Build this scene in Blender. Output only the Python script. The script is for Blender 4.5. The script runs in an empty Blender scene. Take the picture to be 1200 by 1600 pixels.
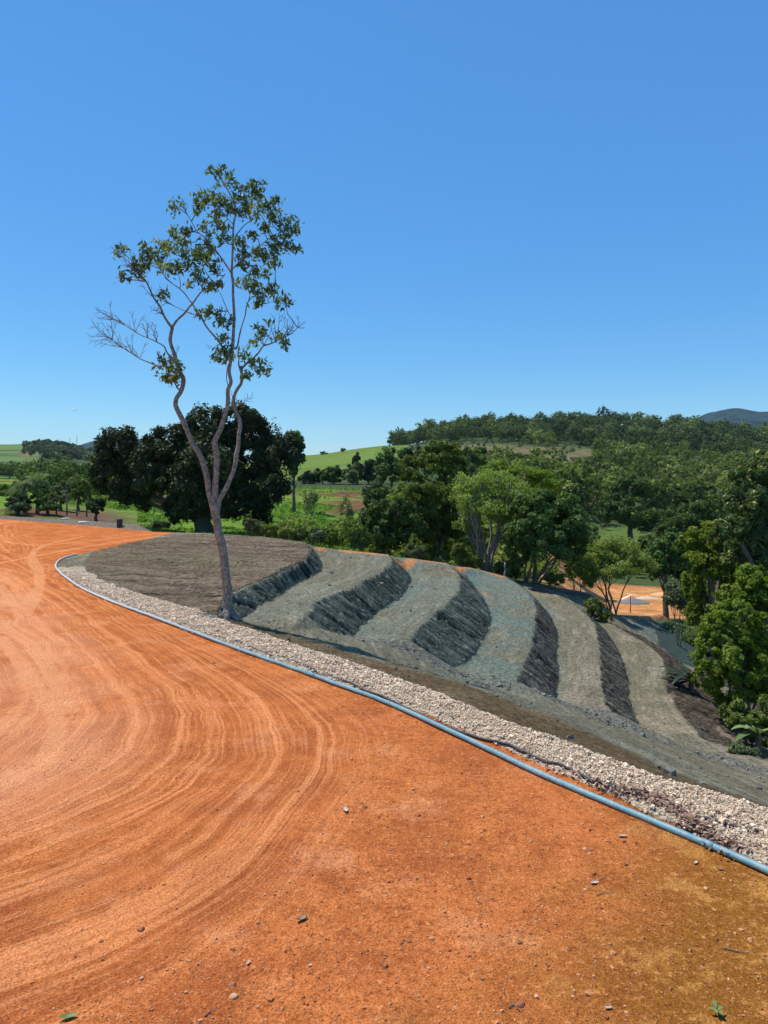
import bpy, math, random
import numpy as np
from mathutils import Vector, noise as mnoise
from mathutils.geometry import delaunay_2d_cdt
random.seed(7); RS = np.random.RandomState(11)
R = math.radians
# ------------------------------------------------------------------ camera, sky, sun, exposure
F, HC, HV = 1155.0, 3.2, 740.0            # focal length in photo pixels, eye height, row of the horizon
sc = bpy.context.scene
COL = sc.collection
cam = bpy.data.objects.new('camera', bpy.data.cameras.new('camera')); COL.objects.link(cam)
cam.location = (0, 0, HC); cam.rotation_euler = (R(90), 0, 0)
cam.data.sensor_fit = 'AUTO'; cam.data.sensor_width = 36; cam.data.lens = F / 1600 * 36
cam.data.shift_y = (HV - 800) / 1600
cam.data.clip_start = 0.1; cam.data.clip_end = 30000
sc.camera = cam
SUN_EL, SUN_DIR = R(64), Vector((-0.89, 0.45, 0)).normalized()
sd = Vector((SUN_DIR.x * math.cos(SUN_EL), SUN_DIR.y * math.cos(SUN_EL), math.sin(SUN_EL)))
w = bpy.data.worlds.new("World"); sc.world = w; w.use_nodes = True
nt = w.node_tree; bg = nt.nodes['Background']
sky = nt.nodes.new('ShaderNodeTexSky'); sky.sky_type = 'NISHITA'; sky.sun_disc = False
sky.sun_elevation = SUN_EL; sky.sun_rotation = math.atan2(SUN_DIR.x, SUN_DIR.y)
sky.altitude = 300; sky.air_density = 1.0; sky.dust_density = 0.0; sky.ozone_density = 2.0
gm_ = nt.nodes.new('ShaderNodeGamma'); gm_.inputs[1].default_value = 0.72; hs = nt.nodes.new('ShaderNodeHueSaturation'); hs.inputs['Saturation'].default_value = 1.42
tn = nt.nodes.new('ShaderNodeMix'); tn.data_type = 'RGBA'; tn.blend_type = 'MULTIPLY'; tn.inputs[0].default_value = 1; tn.inputs[7].default_value = (0.90 * .145, 1.0 * .145, 1.10 * .145, 1)
nt.links.new(sky.outputs[0], gm_.inputs[0]); nt.links.new(gm_.outputs[0], hs.inputs['Color']); nt.links.new(hs.outputs[0], tn.inputs[6]); sp0 = nt.nodes.new('ShaderNodeSeparateColor'); cb0 = nt.nodes.new('ShaderNodeCombineColor'); nt.links.new(tn.outputs[2], sp0.inputs[0])
for i_, (c_, a_, pw) in enumerate(((.062, 1.206, 1.475), (.178, 1.21, 1.397), (.28, 1.04, 1.0))):
    p_ = nt.nodes.new('ShaderNodeMath'); p_.operation = 'POWER'; p_.inputs[1].default_value = pw; q_ = nt.nodes.new('ShaderNodeMath'); q_.operation = 'MULTIPLY_ADD'; q_.inputs[1].default_value = a_ / .145; q_.inputs[2].default_value = c_ / .145
    nt.links.new(sp0.outputs[i_], p_.inputs[0]); nt.links.new(p_.outputs[0], q_.inputs[0]); nt.links.new(q_.outputs[0], cb0.inputs[i_])
nt.links.new(cb0.outputs[0], bg.inputs[0]); bg.inputs[1].default_value = 0.135
sun = bpy.data.objects.new('sun', bpy.data.lights.new('sun', 'SUN')); COL.objects.link(sun)
sun.data.energy = 5.0; sun.data.angle = R(0.55); sun.data.color = (1.0, 0.95, 0.87)
sun.rotation_euler = (-sd).to_track_quat('-Z', 'Y').to_euler(); sun.location = (-20, 20, 40)
vs = sc.view_settings; vs.view_transform = 'Standard'; vs.look = 'None'; vs.exposure = 0.1; vs.gamma = 1
sc.cycles.max_bounces = 6; sc.cycles.transparent_max_bounces = 8
# ------------------------------------------------------------------ helpers
def P(u, v, D): return Vector(((u - 600) / F * D, D, HC - (v - HV) / F * D))
def G(u, v, z=0.0):
    D = F * (HC - z) / (v - HV); return ((u - 600) / F * D, D, z)
def hsh(ix, iy, iz=0, seed=0):
    n = (ix.astype(np.int64) * 374761393 + iy.astype(np.int64) * 668265263 + np.asarray(iz).astype(np.int64) * 2147483647 + seed * 1274126177) & 0xffffffff
    n = ((n ^ (n >> 13)) * 1274126177) & 0xffffffff
    n = n ^ (n >> 16)
    return (n & 0xffff) / 65535.0
def vnoise(x, y, seed=0):
    ix, iy = np.floor(x), np.floor(y); fx, fy = x - ix, y - iy
    fx = fx * fx * (3 - 2 * fx); fy = fy * fy * (3 - 2 * fy)
    a = hsh(ix, iy, 0, seed); b = hsh(ix + 1, iy, 0, seed); c = hsh(ix, iy + 1, 0, seed); d = hsh(ix + 1, iy + 1, 0, seed)
    return (a + (b - a) * fx) * (1 - fy) + (c + (d - c) * fx) * fy - 0.5
def fbm(x, y, sc_=1.0, oct_=4, seed=0):
    r = 0; a = 1.0; t = 0
    for i in range(oct_):
        r = r + a * vnoise(x / sc_ * 2 ** i + 17.3 * i, y / sc_ * 2 ** i - 9.1 * i, seed + i); t += a; a *= 0.5
    return r / t * 2
def sstep(x, a, b):
    t = np.clip((x - a) / (b - a), 0, 1); return t * t * (3 - 2 * t)
def resample(pts, step):
    pts = [np.array(p, float) for p in pts]; out = [pts[0]]
    for a, b in zip(pts[:-1], pts[1:]):
        n = max(1, int(np.linalg.norm(b - a) / step))
        out += [a + (b - a) * k / n for k in range(1, n + 1)]
    return np.array(out)
def smooth_path(pts, n=6):
    p = [Vector(q) for q in pts]; p = [p[0] * 2 - p[1]] + p + [p[-1] * 2 - p[-2]]; out = []
    for i in range(1, len(p) - 2):
        for k in range(n):
            t = k / n; a, b, c, d = p[i - 1], p[i], p[i + 1], p[i + 2]
            out.append(0.5 * ((2 * b) + (c - a) * t + (2 * a - 5 * b + 4 * c - d) * t * t + (3 * b - a - 3 * c + d) * t ** 3))
    out.append(p[-2]); return out
def sdist(x, y, poly):
    """distance to an open polyline, signed: negative on its left-hand side"""
    best = np.full(x.shape, 1e9); sg = np.ones(x.shape)
    for (ax, ay), (bx, by) in zip(poly[:-1], poly[1:]):
        dx, dy = bx - ax, by - ay; L2 = dx * dx + dy * dy + 1e-12
        t = np.clip(((x - ax) * dx + (y - ay) * dy) / L2, 0, 1)
        ex, ey = x - ax - t * dx, y - ay - t * dy; d = ex * ex + ey * ey
        cr = dx * ey - dy * ex; m = d < best
        best = np.where(m, d, best); sg = np.where(m, np.where(cr > 0, -1.0, 1.0), sg)
    return np.sqrt(best) * sg
def inpoly(x, y, poly):
    r = np.zeros(x.shape, bool); n = len(poly)
    for i in range(n):
        x1, y1 = poly[i][:2]; x2, y2 = poly[(i + 1) % n][:2]
        c = ((y1 > y) != (y2 > y)) & (x < (x2 - x1) * (y - y1) / (y2 - y1 + 1e-12) + x1); r ^= c
    return r
def tps(pts, vals, lam=0.02):
    p = np.array(pts, float); v = np.array(vals, float); n = len(p)
    d = np.linalg.norm(p[:, None] - p[None], axis=2); K = d * d * np.log(d + 1e-9) + lam * np.eye(n)
    Q = np.c_[np.ones(n), p]; A = np.block([[K, Q], [Q.T, np.zeros((3, 3))]])
    s = np.linalg.solve(A, np.r_[v, np.zeros(3)])
    def f(x, y):
        r = s[n] + s[n + 1] * x + s[n + 2] * y
        for i in range(n):
            d2 = (x - p[i, 0]) ** 2 + (y - p[i, 1]) ** 2 + 1e-12; r = r + s[i] * 0.5 * d2 * np.log(d2)
        return r
    return f
def tag(o, label=None, cat=None, group=None, kind=None):
    if label: o['label'] = label
    if cat: o['category'] = cat
    if group: o['group'] = group
    if kind: o['kind'] = kind
    return o
def empty(name, loc, label=None, cat=None, group=None, rz=0):
    o = bpy.data.objects.new(name, None); COL.objects.link(o); o.location = loc; o.rotation_euler.z = rz
    o.empty_display_size = 0.2
    return tag(o, label, cat, group)
def mesh_np(name, V, faces, mat, parent=None, attrs=None, fattrs=None, smooth=True):
    """V (n,3); faces (m,3) or (m,4)"""
    me = bpy.data.meshes.new(name); V = np.asarray(V, np.float32); Fc = np.asarray(faces, np.int32)
    k = Fc.shape[1]; me.vertices.add(len(V)); me.vertices.foreach_set('co', V.ravel())
    me.loops.add(Fc.size); me.loops.foreach_set('vertex_index', Fc.ravel())
    me.polygons.add(len(Fc)); me.polygons.foreach_set('loop_start', np.arange(0, Fc.size, k, dtype=np.int32))
    me.polygons.foreach_set('use_smooth', np.full(len(Fc), smooth))
    for n_, a in (attrs or {}).items():
        a = np.asarray(a, np.float32)
        if a.ndim == 2:
            at = me.color_attributes.new(n_, 'FLOAT_COLOR', 'POINT'); at.data.foreach_set('color', np.c_[a, np.ones(len(a))].astype(np.float32).ravel())
        else:
            at = me.attributes.new(n_, 'FLOAT', 'POINT'); at.data.foreach_set('value', a)
    for n_, a in (fattrs or {}).items():
        at = me.attributes.new(n_, 'FLOAT', 'FACE'); at.data.foreach_set('value', np.asarray(a, np.float32))
    me.update(calc_edges=True); me.materials.append(mat)
    o = bpy.data.objects.new(name, me); COL.objects.link(o)
    if parent: o.parent = parent
    return o
class MB:
    """collects tubes, boxes and free faces (all as quads) into one mesh"""
    def __init__(s): s.V = []; s.Q = []
    def tube(s, pts, rad, n=8, bump=0.0, cap=True):
        pts = [Vector(p) for p in pts]; b0 = len(s.V); m = len(pts)
        if not hasattr(rad, '__len__'): rad = [rad] * m
        up = Vector((0.123, 0.97, 0.2)); prev = None
        for i, p in enumerate(pts):
            t = (pts[min(i + 1, m - 1)] - pts[max(i - 1, 0)])
            if t.length < 1e-9: t = Vector((0, 0, 1))
            t.normalize()
            a = (up - t * up.dot(t)) if prev is None else (prev - t * prev.dot(t))
            if a.length < 1e-6: a = t.orthogonal()
            a.normalize(); prev = a; c = t.cross(a)
            for k in range(n):
                an = 2 * math.pi * k / n; r = rad[i]
                if bump: r *= 1 + bump * mnoise.noise(Vector((p.x * 2 + math.cos(an), p.y * 2 + math.sin(an), p.z * 2.3)))
                s.V.append(p + (a * math.cos(an) + c * math.sin(an)) * r)
        for i in range(m - 1):
            for k in range(n):
                k2 = (k + 1) % n; s.Q.append((b0 + i * n + k, b0 + i * n + k2, b0 + (i + 1) * n + k2, b0 + (i + 1) * n + k))
        if cap:
            for i, fl in ((0, 1), (m - 1, 0)):
                s.V.append(pts[i]); c_ = len(s.V) - 1; o = b0 + i * n
                for k in range(0, n, 2):
                    q = (o + k, o + (k + 1) % n, o + (k + 2) % n)
                    s.Q.append((c_, q[2], q[1], q[0]) if fl else (c_,) + q)
    def box(s, c, size, rot=None):
        b = len(s.V)
        for z in (-.5, .5):
            for x, y in ((-.5, -.5), (.5, -.5), (.5, .5), (-.5, .5)):
                q = Vector((x * size[0], y * size[1], z * size[2]))
                if rot: q = rot @ q
                s.V.append(Vector(c) + q)
        for f in ((3, 2, 1, 0), (4, 5, 6, 7), (0, 1, 5, 4), (1, 2, 6, 5), (2, 3, 7, 6), (3, 0, 4, 7)): s.Q.append(tuple(b + i for i in f))
    def build(s, name, mat, parent=None, smooth=True):
        return mesh_np(name, np.array([tuple(v) for v in s.V]), np.array(s.Q), mat, parent, smooth=smooth)
# ------------------------------------------------------------------ materials
def new_mat(name, rough=0.9, spec=0.2):
    m = bpy.data.materials.new(name); m.use_nodes = True; b = m.node_tree.nodes['Principled BSDF']
    b.inputs['Roughness'].default_value = rough; b.inputs['Specular IOR Level'].default_value = spec
    return m, m.node_tree, b
def N(nt, typ, **kw):
    n = nt.nodes.new(typ)
    for k, v in kw.items():
        if k in n.inputs: n.inputs[k].default_value = v
        else: setattr(n, k, v)
    return n
def mixc(nt, fac, a, b, mode='MIX'):
    n = nt.nodes.new('ShaderNodeMix'); n.data_type = 'RGBA'; n.blend_type = mode; n.clamp_factor = True
    for s_, v in ((n.inputs[0], fac), (n.inputs[6], a), (n.inputs[7], b)):
        if isinstance(v, (int, float)): s_.default_value = v
        elif isinstance(v, tuple): s_.default_value = (*v, 1)
        else: nt.links.new(v, s_)
    return n.outputs[2]
def mth(nt, op, a, b=0.0, c=None, clamp=False):
    n = nt.nodes.new('ShaderNodeMath'); n.operation = op; n.use_clamp = clamp
    for s_, v in zip(n.inputs, (a, b, c)):
        if v is None: continue
        if isinstance(v, (int, float)): s_.default_value = v
        else: nt.links.new(v, s_)
    return n.outputs[0]
def ramp(nt, val, a, b, c0=0.0, c1=1.0):
    n = nt.nodes.new('ShaderNodeMapRange'); n.clamp = True
    nt.links.new(val, n.inputs[0])
    for i, v in enumerate((a, b, c0, c1)): n.inputs[i + 1].default_value = v
    return n.outputs[0]
def noisev(nt, scale, detail=4, rough=0.55, vec=None, dist=0.0):
    n = nt.nodes.new('ShaderNodeTexNoise'); n.inputs['Scale'].default_value = scale; n.inputs['Detail'].default_value = detail
    n.inputs['Roughness'].default_value = rough; n.inputs['Distortion'].default_value = dist
    if vec is None:
        g = nt.nodes.new('ShaderNodeNewGeometry'); vec = g.outputs['Position']
    nt.links.new(vec, n.inputs['Vector']); return n.outputs[0]
def attr(nt, name, out='Fac'):
    n = nt.nodes.new('ShaderNodeAttribute'); n.attribute_name = name; return n.outputs[out]
def simple_mat(name, c1, c2, scale=8, rough=0.85, bump=0.0, spec=0.2, detail=4):
    m, nt, b = new_mat(name, rough, spec); f = noisev(nt, scale, detail)
    nt.links.new(mixc(nt, ramp(nt, f, 0.35, 0.65), c1, c2), b.inputs['Base Color'])
    if bump:
        bp = nt.nodes.new('ShaderNodeBump'); bp.inputs['Strength'].default_value = 0.8; bp.inputs['Distance'].default_value = bump
        nt.links.new(f, bp.inputs['Height']); nt.links.new(bp.outputs[0], b.inputs['Normal'])
    return m
def leaf_mat(name, c1, c2, c3=None, tr=0.35, rough=0.5, spec=0.35, frac3=0.08):
    m, nt, b = new_mat(name, rough, spec); r = attr(nt, 'rnd')
    c = mixc(nt, r, c1, c2)
    if c3: c = mixc(nt, ramp(nt, r, 1 - frac3 - 0.01, 1 - frac3), c, c3)
    o = nt.nodes.new('ShaderNodeObjectInfo'); h = nt.nodes.new('ShaderNodeHueSaturation')
    nt.links.new(ramp(nt, o.outputs['Random'], 0, 1, 1.05, 1.45), h.inputs['Value']); nt.links.new(ramp(nt, o.outputs['Random'], 0, 1, 0.49, 0.51), h.inputs['Hue'])
    nt.links.new(c, h.inputs['Color']); c = h.outputs[0]
    nt.links.new(c, b.inputs['Base Color'])
    t = nt.nodes.new('ShaderNodeBsdfTranslucent'); c2_ = mixc(nt, 1.0, c, (1.3, 1.35, 0.55), 'MULTIPLY'); nt.links.new(c2_, t.inputs[0])
    mx = nt.nodes.new('ShaderNodeMixShader'); mx.inputs[0].default_value = tr
    nt.links.new(b.outputs[0], mx.inputs[1]); nt.links.new(t.outputs[0], mx.inputs[2])
    nt.links.new(mx.outputs[0], nt.nodes['Material Output'].inputs[0]); return m
# ------------------------------------------------------------------ near ground: control lines (photo row/column + level -> world point)
def GL(lst): return [G(*p) for p in lst]
pipe_px = [(1200,1367),(1125,1333),(1050,1300),(950,1258),(840,1212),(720,1155),(600,1100),(520,1070),(450,1045),(375,1018),(300,990),(245,969),(200,952),(160,936),(130,922),(106,907),(93,896),(87,886),(92,877),(105,871),(120,867.5)]
pipe_w = [G(u, v) for u, v in pipe_px]
a, b = np.array(pipe_w[0]), np.array(pipe_w[1]); d = (a - b) / np.linalg.norm(a - b)
pipe_ext = [tuple(a + d * k) for k in (14, 9, 5, 2)]
pipe_line = pipe_ext + pipe_w
grav_px = [(1200,1270,-.05),(1150,1253,-.05),(1083,1233,-.05),(1033,1220,-.05),(980,1200,-.05),(940,1185,-.04),(867,1157,-.04),(800,1135,-.04),(749,1113,-.04),(690,1090,-.03),(617,1062,-.03),(543,1036,-.02),(470,1014,-.02),(415,996,-.02),(360,979,0),(300,955,0),(250,940,.02),(200,925,.02),(155,910,.02),(138,895,.01),(132,880,.01),(142,864,0)]
grav_w = GL(grav_px)
a, b = np.array(grav_w[0]), np.array(grav_w[1]); d2 = (a - b) / np.linalg.norm(a - b)
grav_line = [tuple(a + d * k) for k in (14, 9, 5, 2)] + grav_w
mound_edge = GL([(142,864,0),(150,858,0),(180,850.5,0),(205,846,0),(230,842,0),(260,838.5,0),(290,835.5,0),(330,833,0)])
crest = {
 0: GL([(340,958,.0),(352,932,.08),(389,912,.12),(426,897,.12),(470,876,.08),(484,860,.05),(477,847,0)]),
 1: GL([(479,959,-.4),(496,937,-.42),(536,921,-.45),(580,901,-.5),(606,883,-.52),(611,873,-.55),(606,866,-.6)]),
 2: GL([(642,1000,-1.3),(653,981,-1.3),(690,948,-1.38),(716,922,-1.42),(716,898,-1.45),(706,886,-1.5),(697,879.5,-1.5)]),
 3: GL([(809,1068,-2.5),(808,1056,-2.5),(828,1012,-2.55),(834,976,-2.6),(836,948,-2.6),(824,924,-2.6),(788,900,-2.6)]),
 4: GL([(956,1112,-3.4),(944,1092,-3.4),(938,1048,-3.45),(932,1000,-3.5),(926,972,-3.5),(900,948,-3.5),(872,932,-3.5)]),
 5: GL([(1100,1156,-4.35),(1060,1108,-4.4),(1040,1072,-4.4),(1036,1032,-4.4),(1008,1004,-4.4),(975,986,-4.4),(950,972,-4.4)])}
toe = {
 0: GL([(375,968,-.28),(408,948,-.38),(446,926,-.48),(492,899,-.58),(505,887,-.6)]) + [(-3.0,34.0,-.62)],
 1: GL([(540,1007,-1.3),(565,981,-1.35),(595,956,-1.38),(631,930,-1.42),(643,908,-1.46)]) + [(1.15,35.0,-1.5)],
 2: GL([(708,1045,-2.3),(727,1040,-2.35),(749,1014,-2.4),(765,981,-2.45),(766,959,-2.5),(752,930,-2.5),(729,901,-2.5)]),
 3: GL([(870,1092,-3.4),(874,1052,-3.45),(870,1028,-3.5),(873,996,-3.5),(860,964,-3.5),(840,940,-3.5)]) + [(8.1,42.5,-3.5)],
 4: GL([(998,1132,-4.2),(984,1088,-4.3),(980,1056,-4.3),(968,1020,-4.3),(944,984,-4.3)]) + [(10.9,39.5,-4.35)],
 5: GL([(1200,1188,-4.9),(1165,1146,-5.2),(1144,1124,-5.4),(1120,1084,-5.6),(1080,1048,-5.7),(1035,1014,-5.7),(1000,992,-5.6)])}
for k in range(6):
    crest[k] = [tuple(p) for p in smooth_path(crest[k], 3)]; toe[k] = [tuple(p) for p in smooth_path(toe[k], 3)]
front = [GL([(507,985,-.85),]), GL([(653,1020,-1.7),(683,1034,-2.05)]), GL([(835,1083,-3.0)]), GL([(975,1123,-3.85)])]
rim = GL([(330,833,0),(365,835,0.02),(400,838,.02),(440,842,.02),(477,847,0)]) + [(-3.4,35.6,-.3)] + \
      GL([(490,853,-.6),(540,859,-.6),(606,866,-.6)]) + [(.9,36.6,-1.1)] + GL([(635,871.5,-1.5),(665,875.5,-1.5),(697,879.5,-1.5)]) + \
      [(3.9,41.6,-2.0)] + GL([(735,886.5,-2.5),(788,900,-2.6)]) + [(7.7,44.2,-3.1)] + GL([(840,912,-3.5),(872,921,-3.5)]) + [(12.2,43.4,-3.8)] + GL([(935,950,-4.4)])
brown_edge = GL([(400,978,-.12),(470,998,-.2),(530,1013,-.26),(580,1027,-.32),(653,1046,-.4),(749,1079,-.5),(810,1099,-.6),(873,1121,-.65),(950,1160,-.7),(1033,1197,-.7),(1110,1224,-.7),(1200,1256,-.7),(1290,1292,-.7)])
free = GL([(450,985,-.38),(620,1010,-1.3),(590,1005,-1.3),(760,1075,-2.2),(790,1068,-2.45),(740,1062,-2.25),(900,1105,-3.3),(930,1118,-3.35),(850,1100,-2.2),(900,1118,-2.2),(1030,1150,-4.2),(1070,1165,-4.2),(1000,1160,-3.5),(1100,1185,-3.8),(1200,1215,-3.7)])
free += [(14,14,-5.6),(20,10,-7),(9,6,-2.2),(12,0,-3),(24,20,-8.5),(17,24,-7.2),(22,34,-9),(18,31,-7.6),(9.8,18.2,-4.0)]
t6 = GL([(1010,962,-6),(1040,958,-6.2),(1018,985,-6),(1024,1008,-6),(985,972,-5.6),(960,960,-5.2)]) + [(19.5,40,-8),(17.2,36.5,-7.2),(16,50,-7.2),(22,50,-9)]
berm_f = [(-60,62,0)] + GL([(0,811.5,0),(80,817,0),(150,823,0),(232,830.5,0)])
berm_t = [(-60,63.2,.4)] + [tuple(P(*q)) for q in ((0,805,53.5),(80,809.5,50),(150,813.5,46.5),(214,818,43.2))]
berm_b = [(-60,65.5,-1)] + [tuple(P(u, 800, D)[:2]) + (-1.0,) for u, D in ((0,55.5),(80,52),(150,48.5),(214,45.3))] + [(-12.3,43.6,-.9)]
yard = [(-60,-8,0),(-60,20,0),(-30,30,0),(-30,8,0),(-12,4,0),(0,-8,0),(5,-8,0),(-20,15,0),(14,-10,-1)]
outer = [(-8.6,41.5,-.9),(-6,40.2,-.9),(-3.5,38.6,-1.2),(0,39,-2),(3,41.5,-3),(6.5,47,-4),(12,47,-5.4),(14,49,-7)]
lines = [brown_edge, pipe_line, grav_line + mound_edge[1:], *crest.values(), *toe.values(), rim, berm_f, berm_t, berm_b]
for k, fr in enumerate(front):
    c0 = crest[k + 1][0]; t0 = toe[k + 1][0]; lines.append([c0] + fr + [t0])
PT, ED, seen = [], [], {}
def addp(p):
    k = (round(p[0], 3), round(p[1], 3))
    if k not in seen: seen[k] = len(PT); PT.append(tuple(float(c) for c in p))
    return seen[k]
for L in lines:
    ids = [addp(p) for p in L]
    ED += [(i, j) for i, j in zip(ids[:-1], ids[1:]) if i != j]
for p in free + t6 + yard + outer: addp(p)
rv, re_, rf, ov, _, _ = delaunay_2d_cdt([Vector(p[:2]) for p in PT], ED, [], 0, 1e-5)
PZ = []
for i, v in enumerate(rv):
    if ov[i]: PZ.append(PT[ov[i][0]][2])
    else:                                        # a crossing of two lines: level of the nearest point
        PZ.append(min(PT, key=lambda q: (q[0] - v.x) ** 2 + (q[1] - v.y) ** 2)[2])
TV = np.array([(v.x, v.y) for v in rv]); TZ = np.array(PZ)
def tin(x, y):
    z = np.full(x.shape, np.nan)
    for f in rf:
        (x0, y0), (x1, y1), (x2, y2) = TV[list(f)]
        m = (x >= min(x0, x1, x2) - 1e-6) & (x <= max(x0, x1, x2) + 1e-6) & (y >= min(y0, y1, y2) - 1e-6) & (y <= max(y0, y1, y2) + 1e-6)
        if not m.any(): continue
        xs, ys = x[m], y[m]; de = (y1 - y2) * (x0 - x2) + (x2 - x1) * (y0 - y2)
        if abs(de) < 1e-12: continue
        l0 = ((y1 - y2) * (xs - x2) + (x2 - x1) * (ys - y2)) / de; l1 = ((y2 - y0) * (xs - x2) + (x0 - x2) * (ys - y2)) / de; l2 = 1 - l0 - l1
        ok = (l0 >= -1e-4) & (l1 >= -1e-4) & (l2 >= -1e-4); zz = z[m]
        zz[ok] = (l0 * TZ[f[0]] + l1 * TZ[f[1]] + l2 * TZ[f[2]])[ok]; z[m] = zz
    return z
# --- fan-shaped grid, denser inside the view
CY = -3.0
ang = np.concatenate([np.linspace(-95, -34, 70)[:-1], np.linspace(-34, 34, 700), np.linspace(34, 95, 70)[1:]]) * math.pi / 180
rad = 3.0 * np.exp(np.arange(0, 700) * 0.00455); rad = np.concatenate([[0.5, 1.5], rad])
A_, R_ = np.meshgrid(ang, rad); GX, GY = np.sin(A_) * R_, np.cos(A_) * R_ + CY
GZ = tin(GX, GY); hole = np.isnan(GZ)
for it in range(1):                             # round the sharp lines a little
    pz = np.pad(GZ, 1, mode='edge'); st = np.stack([pz[1:-1, 1:-1], pz[:-2, 1:-1], pz[2:, 1:-1], pz[1:-1, :-2], pz[1:-1, 2:]])
    GZ = np.where(hole, np.nan, np.nanmean(st, axis=0))
pl2 = [p[:2] for p in pipe_line]; gl2 = [p[:2] for p in grav_line] + [p[:2] for p in mound_edge[1:]] + [p[:2] for p in rim[1:]]
dP = sdist(GX, GY, pl2); dG = sdist(GX, GY, gl2)       # negative = yard side or positive: fixed below
sgn = 1 if sdist(np.array([-3.0]), np.array([5.0]), pl2)[0] < 0 else -1
dP *= sgn; dG *= sgn
# fields that run along and across the terraces
cp, cv, cq = [], [], []
for k in range(6):
    L = resample([c[:2] for c in crest[k]], 3.0); s_ = np.r_[0, np.cumsum(np.linalg.norm(np.diff(L, axis=0), axis=1))]
    for i_, (p, q) in enumerate(zip(L, s_)): cp.append(p); cv.append(k); cq.append(q)
fp, fq = tps(cp, cv), tps(cp, cq)
FPv, FQv = fp(GX, GY), fq(GX, GY)
def bankmask(x, y, w0=0.07):
    m = np.zeros(x.shape)
    for k in range(6):
        c = list(crest[k]); t = list(toe[k]); fr = front[k - 1] if 1 <= k <= 4 else []
        poly = c + t[::-1] + fr[::-1]
        inside = inpoly(x, y, poly); dd = np.abs(sdist(x, y, [p[:2] for p in poly + [poly[0]]])) * np.where(inside, 1, -1) + .09 * fbm(x, y, .35, 2, 99)
        m = np.maximum(m, sstep(dd, 0.0, w0))
    return m
BK = bankmask(GX, GY)
slope_side = sstep(dG, 0.0, 0.3) * (GY < 52)
yardside = 1 - sstep(dG, -0.3, 0.0)
nz = fbm(GX, GY, 1.4, 4, 3); nf = fbm(GX, GY, 0.22, 3, 5)
groove = fbm(FQv / 0.20 + 0.8 * nz, FPv * 1.6, 1.0, 3, 9); big = fbm(FQv / 1.1, FPv * 1.2, 1.0, 3, 12)
wht = RS.uniform(-1, 1, GX.shape); nf2 = fbm(GX, GY, 0.10, 2, 6)
g2 = fbm(FQv / 0.42 + 1.1 * nz, FPv * 2.2 + .4 * nz, 1.0, 3, 15)
disp = slope_side * (0.035 * nz + 0.014 * nf + 0.010 * nf2 + 0.004 * wht) + BK * (0.10 * groove + 0.09 * big - 0.16 * sstep(g2, .22, .55) + 0.035 * nf + 0.022 * wht)
# clods and rough shoulder between the brown strip and the terrace ends
edge_px = [(1200,1216),(1100,1180),(1000,1140),(900,1108),(800,1076),(700,1048),(600,1012),(540,1002)]
shoulder = [G(u, v, z)[:2] for (u, v), z in zip(edge_px, (-3.7,-3.9,-3.6,-3.2,-2.5,-1.9,-1.3,-1.2))]
dS = np.abs(sdist(GX, GY, shoulder)); shm = (1 - sstep(dS, 0.2, 1.1)) * slope_side * (1 - BK)
disp += shm * (0.05 * nf + 0.05 * np.abs(fbm(GX, GY, 0.45, 2, 21)))
wyd = 0.02 + 0.20 * sstep(GX, -1.5, 1.5) * (1 - .6 * sstep(GX, 2.2, 2.6)); ygr = (1 - sstep(dP, wyd - .06, wyd + .06)); disp += ygr * (0.012 * fbm(GX, GY, 1.1, 3, 30) + 0.004 * fbm(GX, GY, 0.12, 2, 31))
gm = sstep(dP, wyd - .06, wyd + .06) * (1 - sstep(dG, -0.15, 0.05)) * (dP < 2.6) * (GY < 25); disp += gm * (0.05 + 0.05 * nf)
# rills on the brown mound
mound_poly = [p[:2] for p in grav_w[13:]] + [p[:2] for p in mound_edge[1:]] + [p[:2] for p in rim[1:5]] + [p[:2] for p in crest[0][::-1]]
MD = inpoly(GX, GY, mound_poly) * 1.0
rill = fbm((GX * 0.55 + GY * 0.83) / 0.30 + nz * 1.2, (GX * 0.83 - GY * 0.55) / 2.6, 1.0, 3, 40)
rill2 = fbm((GX * 0.30 + GY * 0.95) / 0.22 + nz * 1.5, (GX * 0.95 - GY * 0.30) / 1.5, 1.0, 3, 41)
disp += MD * (0.035 * rill - 0.15 * sstep(rill, 0.40, 0.60) * sstep(nz, -.2, .2) - 0.11 * sstep(rill2, .42, .62) + 0.022 * nf + .012 * nf2) + MD * 0.05 * fbm(GX, GY, 3, 2, 44)
b5 = inpoly(GX, GY, list(crest[5]) + list(toe[5][::-1])) * 1.0
disp += b5 * (-0.16 * sstep(fbm(FPv * 3.3 + nz * .6, FQv / 3.0, 1.0, 3, 51), 0.28, 0.5))
GZ = GZ + disp
def near_z(x, y):
    """ground level at a point, from the finished grid"""
    r = math.hypot(x, y - CY); a_ = math.atan2(x, y - CY)
    i = int(np.clip(np.searchsorted(rad, r), 1, len(rad) - 1)); j = int(np.clip(np.searchsorted(ang, a_), 1, len(ang) - 1))
    if r > rad[-1] or r < rad[0]: return None
    fr_ = (r - rad[i - 1]) / (rad[i] - rad[i - 1]); fa = (a_ - ang[j - 1]) / (ang[j] - ang[j - 1])
    z = (GZ[i - 1, j - 1] * (1 - fr_) + GZ[i, j - 1] * fr_) * (1 - fa) + (GZ[i - 1, j] * (1 - fr_) + GZ[i, j] * fr_) * fa
    return None if np.isnan(z) else float(z)
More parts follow.
